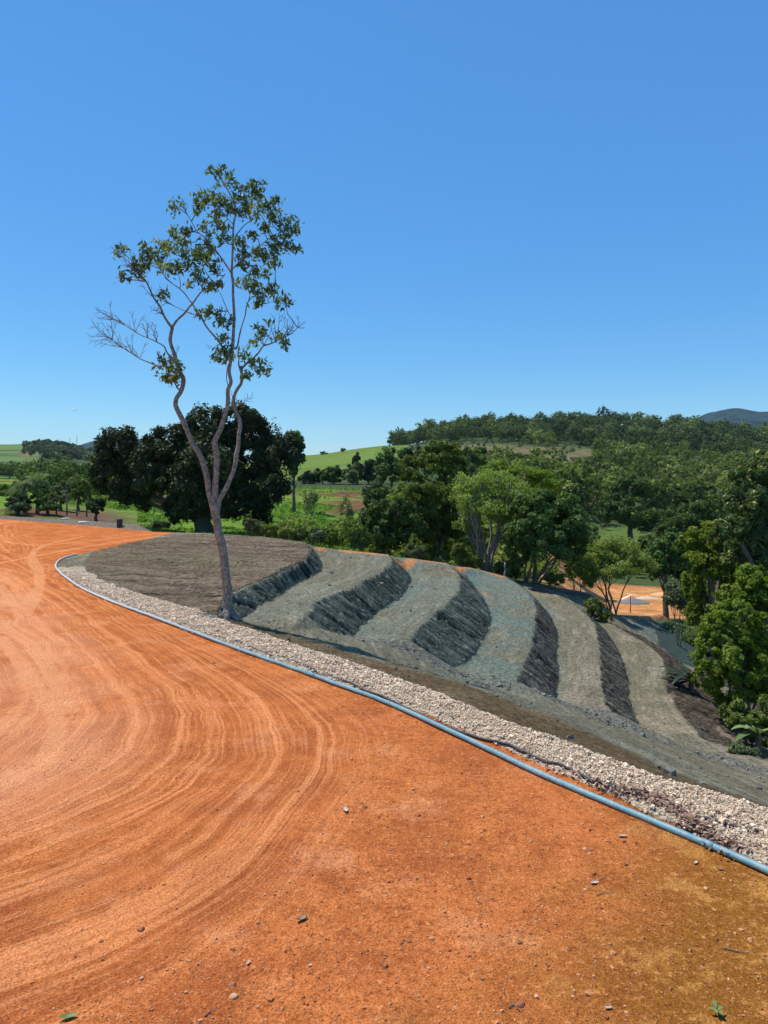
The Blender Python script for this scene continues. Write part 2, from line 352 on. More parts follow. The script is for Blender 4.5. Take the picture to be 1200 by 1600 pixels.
# --- tyre track field on the yard
trk = [([(0,1580),(150,1530),(250,1470),(400,1360),(490,1250),(522,1185),(490,1110),(400,1052),(250,985),(120,915),(40,862)], 4.0),
       ([(0,1450),(150,1400),(300,1310),(400,1220),(425,1160),(400,1095),(310,1030),(190,960),(80,890),(0,850)], 3.0),
       ([(0,1330),(120,1290),(230,1225),(290,1160),(290,1100),(230,1040),(130,965),(40,900),(-60,860)], 2.0),
       ([(0,1240),(70,1200),(125,1140),(135,1085),(100,1025),(30,960),(-60,900)], 1.0),
       ([(-60,1165),(0,1130),(35,1080),(10,1020),(-60,960)], 0.2),
       ([(420,1600),(560,1430),(660,1290),(690,1200),(640,1120),(520,1065)], 5.4),
       ([(900,1600),(1000,1420),(1000,1330)], 7.5)]
sp, sv, tv = [], [], []
for L, s0 in trk:
    L = resample([G(u, v)[:2] for u, v in L], 1.2); c = np.r_[0, np.cumsum(np.linalg.norm(np.diff(L, axis=0), axis=1))]
    im = int(np.argmax(L[:, 0])); c = c - c[im]
    for p, t_ in zip(L, c): sp.append(p); sv.append(s0); tv.append(t_)
fs, ft = tps(sp, sv, 0.3), tps(sp, tv, 0.3)
GXc, GYc = np.clip(GX, -30, 6), np.clip(GY, 2, 46)
TS, TT = fs(GXc, GYc), ft(GXc, GYc)
singles = [[(0,915),(22,945),(38,962),(60,925),(58,895),(48,872),(70,852),(130,838)],
           [(30,960),(45,935),(62,915),(62,890),(50,870)],
           [(0,995),(28,1030),(60,1080),(90,1130),(70,1190)],
           [(0,975),(50,1010),(85,1060),(110,1110)],
           [(0,845),(60,852),(130,846),(220,836),(300,832)],
           [(0,880),(60,868),(160,850),(250,838)]]
SG = np.full(GX.shape, 9.0)
for L in singles:
    q = smooth_path([G(u, v) for u, v in L], 5); SG = np.minimum(SG, np.abs(sdist(GX, GY, [p[:2] for p in q])))
# --- colours of the slope (vertex colour: soil, sprayed green mulch, brown soil, painted shade in bank grooves)
def rgb(*c): return np.array(c, float)
grey_g, green_t, brownc, tan, moss = rgb(.150,.148,.120), rgb(.105,.150,.128), rgb(.130,.095,.058), rgb(.270,.205,.140), rgb(.16,.145,.085)
def blend(base, col, m): return base * (1 - m[..., None]) + col * m[..., None]
n2 = fbm(GX, GY, 3.5, 4, 60); n3 = fbm(GX, GY, 0.8, 4, 61)
CC = np.broadcast_to(grey_g, GX.shape + (3,)).copy()
CC = blend(CC, rgb(.20,.195,.165), sstep(n2 + .5 * n3, 0.0, 0.6))
strk = fbm(FPv * 14 + nz, FQv / 1.6, 1.0, 4, 66)
CC = blend(CC, rgb(.275,.265,.230), 0.5 * sstep(strk, 0.05, 0.5)); CC = blend(CC, rgb(.105,.105,.085), 0.4 * sstep(-strk, 0.1, 0.45))
tz = lambda k: sstep(FPv, k - 1 + .05, k - 1 + .3) * (1 - sstep(FPv, k + .25, k + .6))
CC = CC * np.array([1.12, 1.03, .86])
CC = blend(CC, rgb(.128,.165,.138), 0.85 * sstep(n3 * .5 + n2 * .5 + .45, 0, .7) * (tz(1) * .45 + tz(2) * .7 + tz(3) * 1.0) * (1 - .7 * sstep(-FQv, -1.0, 1.0)))
CC = blend(CC, tan * 1.25, 0.8 * sstep(n2 * .6 + n3 * .5, -.1, .5) * (tz(5) * .75 + tz(4) * .12) * (1 - BK) * slope_side)
CC = blend(CC, rgb(.235,.180,.125), 0.7 * sstep(n3, -.1, .4) * tz(3) * sstep(FQv, 22, 27))
bkl = sstep(groove + .7 * fbm(FQv / .12, FPv * 3, 1.0, 2, 68), -.25, .55)
CC = blend(CC, rgb(.066,.084,.070), BK * (0.95 * (1 - sstep(FPv, 2.3, 3.2)))); CC = blend(CC, rgb(.160,.180,.150), .8 * bkl * BK * (1 - sstep(FPv, 2.3, 3.2)))
CC = blend(CC, rgb(.080,.076,.064), BK * .9 * sstep(FPv, 2.3, 3.2)); CC = blend(CC, rgb(.175,.160,.130), .8 * bkl * BK * sstep(FPv, 2.3, 3.2))
CC = blend(CC, rgb(.025,.03,.03), BK * sstep(g2, .25, .5) * .7)  # shade inside the carved bank grooves, painted into the vertex colour
CC = blend(CC, rgb(.115,.085,.060), b5 * .7)

CC = blend(CC, rgb(.125,.092,.064), MD * (.95 - BK)); CC = blend(CC, rgb(.230,.175,.125), MD * 0.75 * sstep(rill + .4 * n3, -.1, .45)); CC = blend(CC, moss, MD * .5 * sstep(n2 + .3 * n3, 0.0, .5))
brown_line = [p[:2] for p in brown_edge[::-1]]
dB = sdist(GX, GY, brown_line) * sgn
bm = slope_side * (1 - sstep(dB + .35 * n3, -0.25, 0.25)) * (1 - MD) * (GX > -3.6)
CC = blend(CC, rgb(.115,.083,.048), bm); CC = blend(CC, rgb(.165,.125,.075), bm * .7 * sstep(n3 + n2, -.1, .5))
CC = blend(CC, rgb(.150,.155,.135), shm * .6 * (1 - bm))
# orange path beyond the terrace ends, patches of bare soil low down
dR = np.abs(sdist(GX, GY, [p[:2] for p in rim[5:]] )); pth = (1 - sstep(dR + .3 * n3, .35, .8)) * slope_side
CC = blend(CC, rgb(.50,.205,.075), pth * (GX < 7) * .9); CC = blend(CC, rgb(.075,.065,.05), pth * (GX >= 7) * .8)
CC = blend(CC, rgb(.45,.21,.10), 1.0 * inpoly(GX, GY, [G(*q)[:2] for q in ((985,968,-5.9),(1008,957,-6),(1045,952,-6),(1040,962,-6),(1005,972,-6))]))
dBt = sdist(GX, GY, [p[:2] for p in berm_f]); bmm = (np.abs(sdist(GX, GY, [p[:2] for p in berm_t])) < 2.4) & (GY > 40) & (dBt * (1 if sdist(np.array([-30.]), np.array([60.]), [p[:2] for p in berm_f])[0] > 0 else -1) > 0.0)
YD = ygr * (1 - bmm); 
CC = blend(CC, rgb(.17,.145,.115), bmm * 1.0)
out_y = (dG < 0) & bmm
YD = np.where(GX > 12, 0, YD)
CC = blend(CC, rgb(.075,.09,.04), sstep(GX - np.interp(GY, [0, 20, 30, 40, 60], [14, 12.6, 14.5, 17, 20]), 0, 1.2))
def ground_px(u, v):
    D = 4.0
    while D < 60:
        z_ = near_z((u - 600) / F * D, D)
        if z_ is not None and HC - (v - HV) / F * D <= z_: return ((u - 600) / F * D, D)
        D += .08
    return ((u - 600) / F * 48, 48.0)
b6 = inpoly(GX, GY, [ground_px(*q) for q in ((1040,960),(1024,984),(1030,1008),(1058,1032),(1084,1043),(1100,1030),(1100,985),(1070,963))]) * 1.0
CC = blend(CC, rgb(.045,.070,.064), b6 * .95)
t6m = inpoly(GX, GY, [ground_px(*q) for q in ((1003,968),(1037,962),(1022,984),(1028,1006),(1000,988),(985,975))]) * 1.0
CC = blend(CC, rgb(.125,.150,.130), t6m * .8)
# ---- ground material
def ground_material():
    m, nt, b = new_mat('soil', 1.0, 0.0)
    g = nt.nodes.new('ShaderNodeNewGeometry'); pos = g.outputs['Position']
    col = attr(nt, 'Col', 'Color'); yd = attr(nt, 'yard'); gv = attr(nt, 'grav'); ts, tt, sg_, bk = attr(nt, 'ts'), attr(nt, 'tt'), attr(nt, 'single'), attr(nt, 'bank')
    # slope: fine mottling and fibre-like streaks
    n1 = noisev(nt, 9, 6, .65, pos); nfine = noisev(nt, 45, 4, .7, pos)
    slope = mixc(nt, 1.0, col, mixc(nt, ramp(nt, n1, .36, .64), (.60, .60, .60), (1.38, 1.38, 1.38)), 'MULTIPLY')
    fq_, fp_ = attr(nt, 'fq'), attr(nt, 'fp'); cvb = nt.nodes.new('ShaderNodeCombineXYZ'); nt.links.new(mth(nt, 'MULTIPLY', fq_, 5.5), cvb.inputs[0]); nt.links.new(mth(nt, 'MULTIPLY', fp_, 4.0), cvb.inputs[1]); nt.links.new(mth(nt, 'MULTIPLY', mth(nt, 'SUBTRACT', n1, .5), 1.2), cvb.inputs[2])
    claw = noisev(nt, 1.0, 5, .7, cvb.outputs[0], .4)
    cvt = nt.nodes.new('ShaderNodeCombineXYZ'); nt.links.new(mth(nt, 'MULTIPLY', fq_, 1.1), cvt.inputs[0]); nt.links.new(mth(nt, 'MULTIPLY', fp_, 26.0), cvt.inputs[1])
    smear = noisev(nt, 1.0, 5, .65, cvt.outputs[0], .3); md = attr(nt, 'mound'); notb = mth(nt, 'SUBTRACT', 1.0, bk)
    slope = mixc(nt, mth(nt, 'MULTIPLY', bk, ramp(nt, claw, .50, .40, 0, .85)), slope, (.012, .018, .020))  # crevice shade painted dark into the claw slits of the banks
    slope = mixc(nt, mth(nt, 'MULTIPLY', bk, ramp(nt, claw, .54, .66, 0, .75)), slope, mixc(nt, 1.0, slope, (2.2, 2.2, 2.1), 'MULTIPLY'))
    slope = mixc(nt, notb, slope, mixc(nt, 1.0, slope, mixc(nt, ramp(nt, smear, .36, .64), (.86, .86, .86), (1.14, 1.14, 1.13)), 'MULTIPLY'))
    cvm = nt.nodes.new('ShaderNodeMapping'); cvm.inputs['Rotation'].default_value = (0, 0, R(-28)); cvm.inputs['Scale'].default_value = (.45, 3.6, 1.0); nt.links.new(pos, cvm.inputs[0])
    crk = noisev(nt, 1.0, 6, .7, cvm.outputs[0], .8)
    slope = mixc(nt, mth(nt, 'MULTIPLY', mth(nt, 'MULTIPLY', md, notb), ramp(nt, crk, .43, .37, 0, .95)), slope, (.035, .028, .022))
    slope = mixc(nt, mth(nt, 'MULTIPLY', mth(nt, 'MULTIPLY', md, notb), ramp(nt, crk, .54, .64, 0, .6)), slope, (.27, .22, .165))
    slope = mixc(nt, 1.0, slope, mixc(nt, ramp(nt, nfine, .38, .62), (.62, .61, .60), (1.38, 1.38, 1.36)), 'MULTIPLY')
    # yard
    wv = noisev(nt, .55, 3, .5, pos); wv2 = noisev(nt, 2.6, 3, .55, pos)
    ts0 = ts; ts = mth(nt, 'ADD', ts, mth(nt, 'ADD', mth(nt, 'MULTIPLY', mth(nt, 'SUBTRACT', wv, .5), .45), mth(nt, 'MULTIPLY', mth(nt, 'SUBTRACT', wv2, .5), .02)))
    cv_ = nt.nodes.new('ShaderNodeCombineXYZ'); nt.links.new(mth(nt, 'MULTIPLY', ts, 6.0), cv_.inputs[0]); nt.links.new(mth(nt, 'MULTIPLY', tt, 0.10), cv_.inputs[1])
    band = noisev(nt, 1.0, 3, .6, cv_.outputs[0]); fmask = ramp(nt, noisev(nt, .9, 3, .6, pos), .38, .58, .25, 1.0)
    cv2 = nt.nodes.new('ShaderNodeCombineXYZ'); nt.links.new(mth(nt, 'MULTIPLY', ts, 26.0), cv2.inputs[0]); nt.links.new(mth(nt, 'MULTIPLY', tt, 0.5), cv2.inputs[1])
    fine = noisev(nt, 1.0, 3, .6, cv2.outputs[0])
    big_ = noisev(nt, .45, 4, .6, pos); med = noisev(nt, 3.2, 5, .62, pos); gr = noisev(nt, 60, 3, .7, pos); gr2 = noisev(nt, 17, 5, .7, pos)
    c0, c1, c2, cdk = (.58, .178, .054), (.80, .31, .12), (.74, .37, .19), (.30, .075, .022)
    y = mixc(nt, ramp(nt, big_, .35, .65), c0, (.54, .175, .05))
    y = mixc(nt, mth(nt, 'MULTIPLY', ramp(nt, med, .46, .66), .55), y, cdk); y = mixc(nt, ramp(nt, noisev(nt, .7, 5, .65, pos, 1.0), .47, .62, 0, .65), y, (.33, .088, .028)); y = mixc(nt, ramp(nt, noisev(nt, 1.1, 4, .6, pos), .55, .70, 0, .45), y, (.80, .36, .17))
    trm = mth(nt, 'MULTIPLY', ramp(nt, ts0, 5.0, 3.9), ramp(nt, noisev(nt, .8, 3, .5, pos), .25, .5, .7, 1.0))
    y = mixc(nt, mth(nt, 'MULTIPLY', trm, ramp(nt, band, .49, .63, 0, .65)), y, c1)
    y = mixc(nt, mth(nt, 'MULTIPLY', trm, ramp(nt, band, .47, .34, 0, .65)), y, (.36, .100, .032))
    y = mixc(nt, mth(nt, 'MULTIPLY', mth(nt, 'MULTIPLY', trm, fmask), ramp(nt, fine, .52, .66, 0, .6)), y, (.80, .34, .14))
    y = mixc(nt, mth(nt, 'MULTIPLY', mth(nt, 'MULTIPLY', trm, fmask), ramp(nt, fine, .46, .34, 0, .6)), y, (.38, .10, .033))
    inner = mth(nt, 'MULTIPLY', ramp(nt, ts0, 2.1, 1.0), ramp(nt, big_, .35, .6, .1, .5))
    y = mixc(nt, inner, y, (.78, .36, .19))
    y = mixc(nt, mth(nt, 'MULTIPLY', ramp(nt, sg_, .15, .09), .5), y, (.76, .34, .155))
    # right part: granular, ochre towards the lower right
    sep = nt.nodes.new('ShaderNodeSeparateXYZ'); nt.links.new(pos, sep.inputs[0])
    lowr = mth(nt, 'ADD', mth(nt, 'MULTIPLY', sep.outputs[0], .55), mth(nt, 'MULTIPLY', sep.outputs[1], -.42))
    och = mth(nt, 'MULTIPLY', ramp(nt, mth(nt, 'ADD', lowr, mth(nt, 'MULTIPLY', big_, 1.6)), -1.1, -.1), ramp(nt, ts0, 4.2, 5.2))
    y = mixc(nt, mth(nt, 'MULTIPLY', och, .9), y, (.25, .105, .018))
    y = mixc(nt, mth(nt, 'MULTIPLY', mth(nt, 'MULTIPLY', och, ramp(nt, noisev(nt, 2.2, 6, .7, pos), .52, .62)), .6), y, (.60, .30, .075))
    rg = ramp(nt, ts0, 3.8, 4.9, .4, 1.0)
    y = mixc(nt, mth(nt, 'MULTIPLY', rg, ramp(nt, gr2, .55, .68, 0, .65)), y, (.80, .34, .13))
    y = mixc(nt, mth(nt, 'MULTIPLY', rg, ramp(nt, gr2, .46, .32, 0, .85)), y, (.22, .065, .020))
    y = mixc(nt, 1.0, y, mixc(nt, ramp(nt, gr, .38, .62), (.68, .62, .58), (1.22, 1.26, 1.30)), 'MULTIPLY')
    out = mixc(nt, ramp(nt, mth(nt, 'ADD', yd, mth(nt, 'MULTIPLY', mth(nt, 'SUBTRACT', gr2, .5), .5)), .35, .65), slope, y)
    # pale gravel bed under the loose stones
    gcol = mixc(nt, ramp(nt, gr, .36, .64), (.42, .31, .21), (.74, .59, .42))
    gcol = mixc(nt, ramp(nt, noisev(nt, 2.0, 4, .6, pos), .5, .7, 0, .5), gcol, (.42, .25, .14))
    out = mixc(nt, ramp(nt, mth(nt, 'ADD', gv, mth(nt, 'MULTIPLY', mth(nt, 'SUBTRACT', gr2, .5), .7)), .35, .65), out, gcol)
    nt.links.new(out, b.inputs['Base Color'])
    vor = nt.nodes.new('ShaderNodeTexVoronoi'); vor.inputs['Scale'].default_value = 24; nt.links.new(pos, vor.inputs['Vector'])
    hgt = mth(nt, 'ADD', mth(nt, 'MULTIPLY', gr2, 1.2), mth(nt, 'ADD', mth(nt, 'MULTIPLY', gr, .35), mth(nt, 'MULTIPLY', mth(nt, 'MULTIPLY', fine, mth(nt, 'MULTIPLY', trm, fmask)), mth(nt, 'MULTIPLY', yd, .9))))
    hgt = mth(nt, 'ADD', hgt, mth(nt, 'MULTIPLY', mth(nt, 'MULTIPLY', gv, vor.outputs[0]), 2.2))
    hgt = mth(nt, 'ADD', hgt, mth(nt, 'MULTIPLY', mth(nt, 'SUBTRACT', 1.0, yd), mth(nt, 'ADD', mth(nt, 'MULTIPLY', n1, 2.2), mth(nt, 'ADD', mth(nt, 'MULTIPLY', mth(nt, 'MULTIPLY', claw, bk), 5.0), mth(nt, 'MULTIPLY', mth(nt, 'MULTIPLY', crk, md), 3.0)))))
    bp = nt.nodes.new('ShaderNodeBump'); bp.inputs['Strength'].default_value = 1.0; bp.inputs['Distance'].default_value = 0.03
    nt.links.new(hgt, bp.inputs['Height']); nt.links.new(bp.outputs[0], b.inputs['Normal'])
    return m
soil = ground_material()
okv = ~np.isnan(GZ); idx = np.arange(GX.size).reshape(GX.shape)
qa = okv[:-1, :-1] & okv[1:, :-1] & okv[1:, 1:] & okv[:-1, 1:]
quads = np.stack([idx[:-1, :-1][qa], idx[:-1, 1:][qa], idx[1:, 1:][qa], idx[1:, :-1][qa]], 1)
qc = lambda a_: (a_[:-1, :-1][qa] + a_[1:, 1:][qa]) / 2
zone = np.where((qc(dP) < 0.03), 0, np.where((qc(dG) < 0) & (qc(GY) < 25), 1, 2)); zone = np.where((zone == 2) & (qc(YD) > .5) & (qc(GX) < -8), 0, zone); zone = np.where((qc(GX) > 12) & (zone == 0) & (qc(GY) > 5), 2, zone)
zone = np.where((zone == 0) & (qc(bmm * 1.0) > .5), 3, zone); zone = np.where((zone == 1) & (qc(dP) > 2.5), 0, zone)
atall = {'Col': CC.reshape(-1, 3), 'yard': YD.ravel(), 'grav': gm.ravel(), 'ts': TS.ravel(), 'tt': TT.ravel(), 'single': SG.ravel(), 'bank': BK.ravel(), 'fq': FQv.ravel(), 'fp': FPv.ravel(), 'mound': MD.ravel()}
Vall = np.stack([GX.ravel(), GY.ravel(), np.nan_to_num(GZ.ravel())], 1)
for zi, nm in ((0, 'ground'), (1, 'gravel_path'), (2, 'terrain'), (3, 'berm')):
    q = quads[zone == zi]; used, inv = np.unique(q, return_inverse=True)
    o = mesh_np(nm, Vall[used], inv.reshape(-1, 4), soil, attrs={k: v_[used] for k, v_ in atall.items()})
    tag(o, {'ground': 'wide orange dirt yard with curved tyre tracks', 'gravel_path': 'strip of pale gravel beside the blue pipe',
            'terrain': 'grey green terraced hillside with steep cut banks', 'berm': 'low grey earth berm at the far edge of the yard'}[nm], kind='structure')
# ------------------------------------------------------------------ far terrain
DK = [20,38,48,60,85,120,170,240,340,480,680,1000,1500,2500,4000,7000]
FT = {
 -1500: [None,None,830,800,780,770,762,755,750,740,735,728,720,722,715,735],
 -400:  [None,None,835,800,776,762,753,750,746,738,728,712,700,715,715,735],
 0:     [None,None,838,802,778,761,752,748,745,735,722,706,695,712,712,735],
 80:    [None,None,838,808,784,766,756,750,746,737,725,706,692,708,705,735],
 150:   [None,None,838,818,792,774,763,756,749,741,730,716,705,706,690,735],
 200:   [None,None,838,826,796,776,764,756,749,740,730,716,712,706,683,735],
 300:   [None,None,841,833,802,778,765,757,748,738,728,718,712,712,700,735],
 480:   [None,None,858,838,806,774,757,748,728,711.5,718,724,728,730,730,736],
 600:   [None,None,880,854,814,778,758,740,715,697,706,715,722,728,730,736],
 700:   [None,None,892,866,828,792,767,747,724,694,682,700,715,722,725,736],
 760:   [None,None,905,880,844,806,780,756,727,692,671,690,708,718,722,736],
 850:   [None,None,918,896,862,826,797,767,732,697,669,684,700,712,720,736],
 950:   [None,None,962,954,913,880,838,790,745,702,663,680,690,705,712,736],
 1050:  [None,None,972,956,915,884,845,800,757,712,672,684,690,700,672,736],
 1110:  [None,None,980,958,915,884,843,800,757,716,680,686,690,700,645,736],
 1150:  [None,None,985,960,915,882,842,797,757,718,684,688,692,700,638,736],
 1200:  [None,None,990,960,915,880,840,795,757,720,688,690,694,700,644,736],
 1500:  [None,None,1000,960,915,880,840,795,757,722,700,700,700,700,670,736],
 2500:  [None,None,1000,960,915,880,840,800,770,740,720,715,710,710,690,736]}
us = np.array(sorted(FT)); TBL = np.zeros((len(us), len(DK)))
zin = {-1500:-3,-400:-3,0:-3,80:-3,150:-3,200:-3,300:-3,480:-5,600:-6,700:-7,760:-7.5,850:-8,950:-10,1050:-12,1110:-12,1150:-12,1200:-12,1500:-12,2500:-12}
for i, u in enumerate(us):
    for j, D in enumerate(DK):
        v = FT[u][j]; TBL[i, j] = (zin[u] - (6 if j == 0 else 0)) if v is None else HC - (v - HV) * D / F
LD = np.log(DK)
def cubic_mix(t): return t * t * (3 - 2 * t)
def far_h(x, y):
    x, y = np.asarray(x, float), np.asarray(y, float); yy = np.maximum(y, 8.0)
    u = np.clip(600 + x / yy * F, us[0], us[-1] - 1e-3); D = np.clip(yy, DK[0], DK[-1] - 1)
    i = np.clip(np.searchsorted(us, u, side='right') - 1, 0, len(us) - 2); j = np.clip(np.searchsorted(LD, np.log(D), side='right') - 1, 0, len(DK) - 2)
    a_ = (u - us[i]) / (us[i + 1] - us[i]); a_ = 0.5 * a_ + 0.5 * cubic_mix(a_)
    b_ = (D - np.array(DK)[j]) / (np.array(DK)[j + 1] - np.array(DK)[j])
    z = (TBL[i, j] * (1 - a_) + TBL[i + 1, j] * a_) * (1 - b_) + (TBL[i, j + 1] * (1 - a_) + TBL[i + 1, j + 1] * a_) * b_
    am = np.clip((D - 45) / 60, 0, 1)
    z = z + am * (0.25 * fbm(x, y, 9, 3, 70) + 0.0035 * np.clip(D - 100, 0, 3000) * fbm(x, y, 140, 4, 71) + 0.006 * np.clip(D - 900, 0, 3000) * fbm(x, y, 500, 4, 72))
    return z
FU = np.concatenate([np.linspace(-1500, -100, 60)[:-1], np.linspace(-100, 1300, 640), np.linspace(1300, 2500, 50)[1:]])
FD = np.concatenate([[20, 30, 38, 42, 45], 46 * np.exp(np.arange(0, 560) * 0.009)]); FD = FD[FD < 7000]
UU, DD = np.meshgrid(FU, FD); FX, FY = (UU - 600) / F * DD, DD; FZ = far_h(FX, FY)
VV = HV + (HC - FZ) / FY * F
def umask(poly): return inpoly(UU, DD, poly) * 1.0
m1, m2, m3 = fbm(FX, FY, 6, 4, 80), fbm(FX, FY, 30, 4, 81), fbm(FX, FY, 160, 4, 82)
FC = np.broadcast_to(rgb(.060,.088,.028), FX.shape + (3,)).copy()
FC = blend(FC, rgb(.035,.055,.020), sstep(m2 + .4 * m1, 0, .4))
field = sstep(-UU, -640, -560) * (1 - sstep(DD, 135, 150)) + sstep(-UU, -90, -30) * (1 - sstep(DD, 230, 300)) * (DD > 100)
field = np.clip(field, 0, 1); FC = blend(FC, rgb(.135,.225,.022), field); FC = blend(FC, rgb(.085,.150,.022), field * sstep(m1, 0, .5) * .8)
bare = field * 1.0 * sstep(m2 + .5 * m1 + .10 * np.exp(-((UU - 490) / 90) ** 2 - ((DD - 95) / 40) ** 2), .18, .36) * sstep(m1, -.5, .2); FC = blend(FC, rgb(.15,.070,.034), bare)
FC = blend(FC, rgb(.12,.055,.030), np.exp(-((UU - 555) / 60) ** 4 - ((DD - 130) / 9) ** 4) * .8 * sstep(m1, -.45, .1))
FC = blend(FC, rgb(.15,.085,.055), np.exp(-((UU - 155) / 55) ** 2 - ((DD - 68) / 14) ** 2) * .9)
hillg = (UU < 640) * (DD > 215) * (DD < 600) * (UU > 380); FC = blend(FC, rgb(.130,.190,.028), hillg * 1.0); FC = blend(FC, rgb(.095,.145,.026), hillg * sstep(m1 + m2, 0, .5) * .7)
FC = blend(FC, rgb(.11,.17,.04), (UU < 60) * (DD > 600) * sstep(m3 + .3 * m2, -.25, .1) * 1.0)
FC = blend(FC, rgb(.10,.14,.045), (UU > 130) * (UU < 330) * (DD > 900) * (DD < 2200) * .8)
FC = blend(FC, rgb(.22,.12,.07), np.exp(-((UU - 42) / 8) ** 2 - ((DD - 1000) / 160) ** 2))
brush = (UU > 700) * (UU < 930) * (1 - sstep(np.abs(DD - 400), 60, 90)); FC = blend(FC, rgb(.170,.135,.062), brush * sstep(m1 + .3, -.2, .3) * .85)
brush2 = (UU > 1010) * (UU < 1150) * (1 - sstep(np.abs(DD - 285), 30, 50)); FC = blend(FC, rgb(.155,.140,.055), brush2 * .8)
FC = blend(FC, rgb(.40,.20,.10), np.exp(-((UU - 925) / 14) ** 2 - ((DD - 235) / 12) ** 2))
lawn = np.exp(-((UU - 965) / 50) ** 4 - ((DD - 160) / 30) ** 4); FC = blend(FC, rgb(.100,.155,.030), lawn)
vall = (UU > 830) * (UU < 1075 + 12 * m1) * (1 - sstep(DD + 3 * m1, 80, 84)) * sstep(DD + 1.5 * m1, 50, 54)
FC = blend(FC, rgb(.52,.235,.080), vall * 1.0); FC = blend(FC, rgb(.62,.36,.16), vall * sstep(np.sin(FX * 1.3 + FY * .35 + m1) + m1, .2, 1.1) * .7)
FC = blend(FC, rgb(.42,.15,.055), vall * sstep(DD + 2 * m1, 76, 82) * .7)
FC = blend(FC, rgb(.018,.044,.034), sstep(DD, 1800, 2600)); FC = blend(FC, rgb(.004,.012,.012), sstep(DD, 1800, 2600) * sstep(fbm(FX, FY, 40, 3, 95), -.1, .3))
def terrain_far_mat():
    m, nt, b = new_mat('far_terrain', 0.95, 0.1); col = attr(nt, 'Col', 'Color')
    n1 = noisev(nt, .55, 6, .7); n2_ = noisev(nt, 3.5, 4, .7)
    c = mixc(nt, 1.0, col, mixc(nt, ramp(nt, n1, .3, .7), (.6, .62, .6), (1.4, 1.38, 1.4)), 'MULTIPLY')
    c = mixc(nt, 1.0, c, mixc(nt, ramp(nt, n2_, .3, .7), (.72, .72, .72), (1.28, 1.28, 1.28)), 'MULTIPLY')
    nt.links.new(c, b.inputs['Base Color']); bp = nt.nodes.new('ShaderNodeBump'); bp.inputs['Distance'].default_value = .5
    nt.links.new(mth(nt, 'ADD', n1, mth(nt, 'MULTIPLY', n2_, .3)), bp.inputs['Height']); nt.links.new(bp.outputs[0], b.inputs['Normal']); return m
idx = np.arange(FX.size).reshape(FX.shape)
q = np.stack([idx[:-1, :-1].ravel(), idx[:-1, 1:].ravel(), idx[1:, 1:].ravel(), idx[1:, :-1].ravel()], 1)
o = mesh_np('hills', np.stack([FX.ravel(), FY.ravel(), FZ.ravel()], 1), q, terrain_far_mat(), attrs={'Col': FC.reshape(-1, 3)})
tag(o, 'rolling green valley and hills beyond the terraces', kind='structure')
def gz(x, y):
    z1 = near_z(x, y); z2 = float(far_h(np.array([x]), np.array([y]))[0])
    if z1 is None: return z2
    return max(z1, z2)
# ------------------------------------------------------------------ plants
bark = simple_mat('bark', (.10, .075, .055), (.20, .155, .115), 14, .95, .02)
bark_pale = simple_mat('pale_bark', (.14, .115, .090), (.36, .305, .245), 16, .95, .02, .05, 6)
twig_mat = simple_mat('twig', (.16, .12, .09), (.26, .21, .17), 10, .95)
L_main = leaf_mat('leaf_main', (.040, .064, .026), (.140, .175, .058), (.26, .22, .07), .38, .5, .2, .05)
L_dark = leaf_mat('leaf_dark', (.016, .027, .011), (.046, .068, .022), (.11, .12, .045), .15, .55, .12, .06)
L_mid = leaf_mat('leaf_mid', (.055, .088, .018), (.140, .185, .036), (.18, .21, .06), .32, .6, .1)
L_mid2 = leaf_mat('leaf_mid_dark', (.034, .060, .016), (.105, .155, .036), (.11, .15, .05), .28, .6, .1)
L_light = leaf_mat('leaf_light', (.115, .160, .034), (.230, .275, .065), (.28, .30, .11), .42, .6, .1)
L_bright = leaf_mat('leaf_bright', (.070, .118, .014), (.190, .250, .030), (.27, .32, .06), .4, .55, .12)
L_olive = leaf_mat('leaf_olive', (.060, .082, .036), (.140, .165, .072), (.26, .25, .12), .3, .6, .1)
L_yell = leaf_mat('leaf_yellowish', (.040, .066, .020), (.105, .140, .036), (.34, .31, .08), .3, .5, .2, .16)
L_palm = leaf_mat('leaf_palm', (.10, .15, .055), (.24, .29, .14), None, .25, .6, .1)
L_cyc = leaf_mat('leaf_frond_dark', (.018, .034, .016), (.045, .070, .030), None, .15, .5, .2)
L_grass = leaf_mat('grass_blade', (.085, .160, .020), (.16, .26, .035), (.24, .24, .09), .35, .6, .2, .06)

def leaf_quads(C, size, rs, elong=2.2, droop=0.25, out=None, bias=1.1):
    """one small folded rhombus per centre"""
    n = len(C); d = rs.normal(size=(n, 3)); d[:, 2] -= droop
    d /= np.linalg.norm(d, axis=1)[:, None] + 1e-9
    s = rs.normal(size=(n, 3)); s[:, 2] *= .5; s -= d * (s * d).sum(1)[:, None]; s /= np.linalg.norm(s, axis=1)[:, None] + 1e-9
    if out is not None:
        nn = out * bias + rs.normal(size=(n, 3)) * .6 + np.array([0, 0, .25]); nn /= np.linalg.norm(nn, axis=1)[:, None] + 1e-9
        d -= nn * (d * nn).sum(1)[:, None]; d /= np.linalg.norm(d, axis=1)[:, None] + 1e-9; s = np.cross(nn, d)
    nn = np.cross(d, s); L = (size * rs.uniform(.65, 1.3, n))[:, None]; W = L / elong
    a = C - d * L * .5; b = C + s * W * .5 - nn * L * .06; c = C + d * L * .5; e = C - s * W * .5 + nn * L * .06
    V = np.stack([a, b, c, e], 1).reshape(-1, 3); Q = np.arange(4 * n).reshape(-1, 4); return V, Q
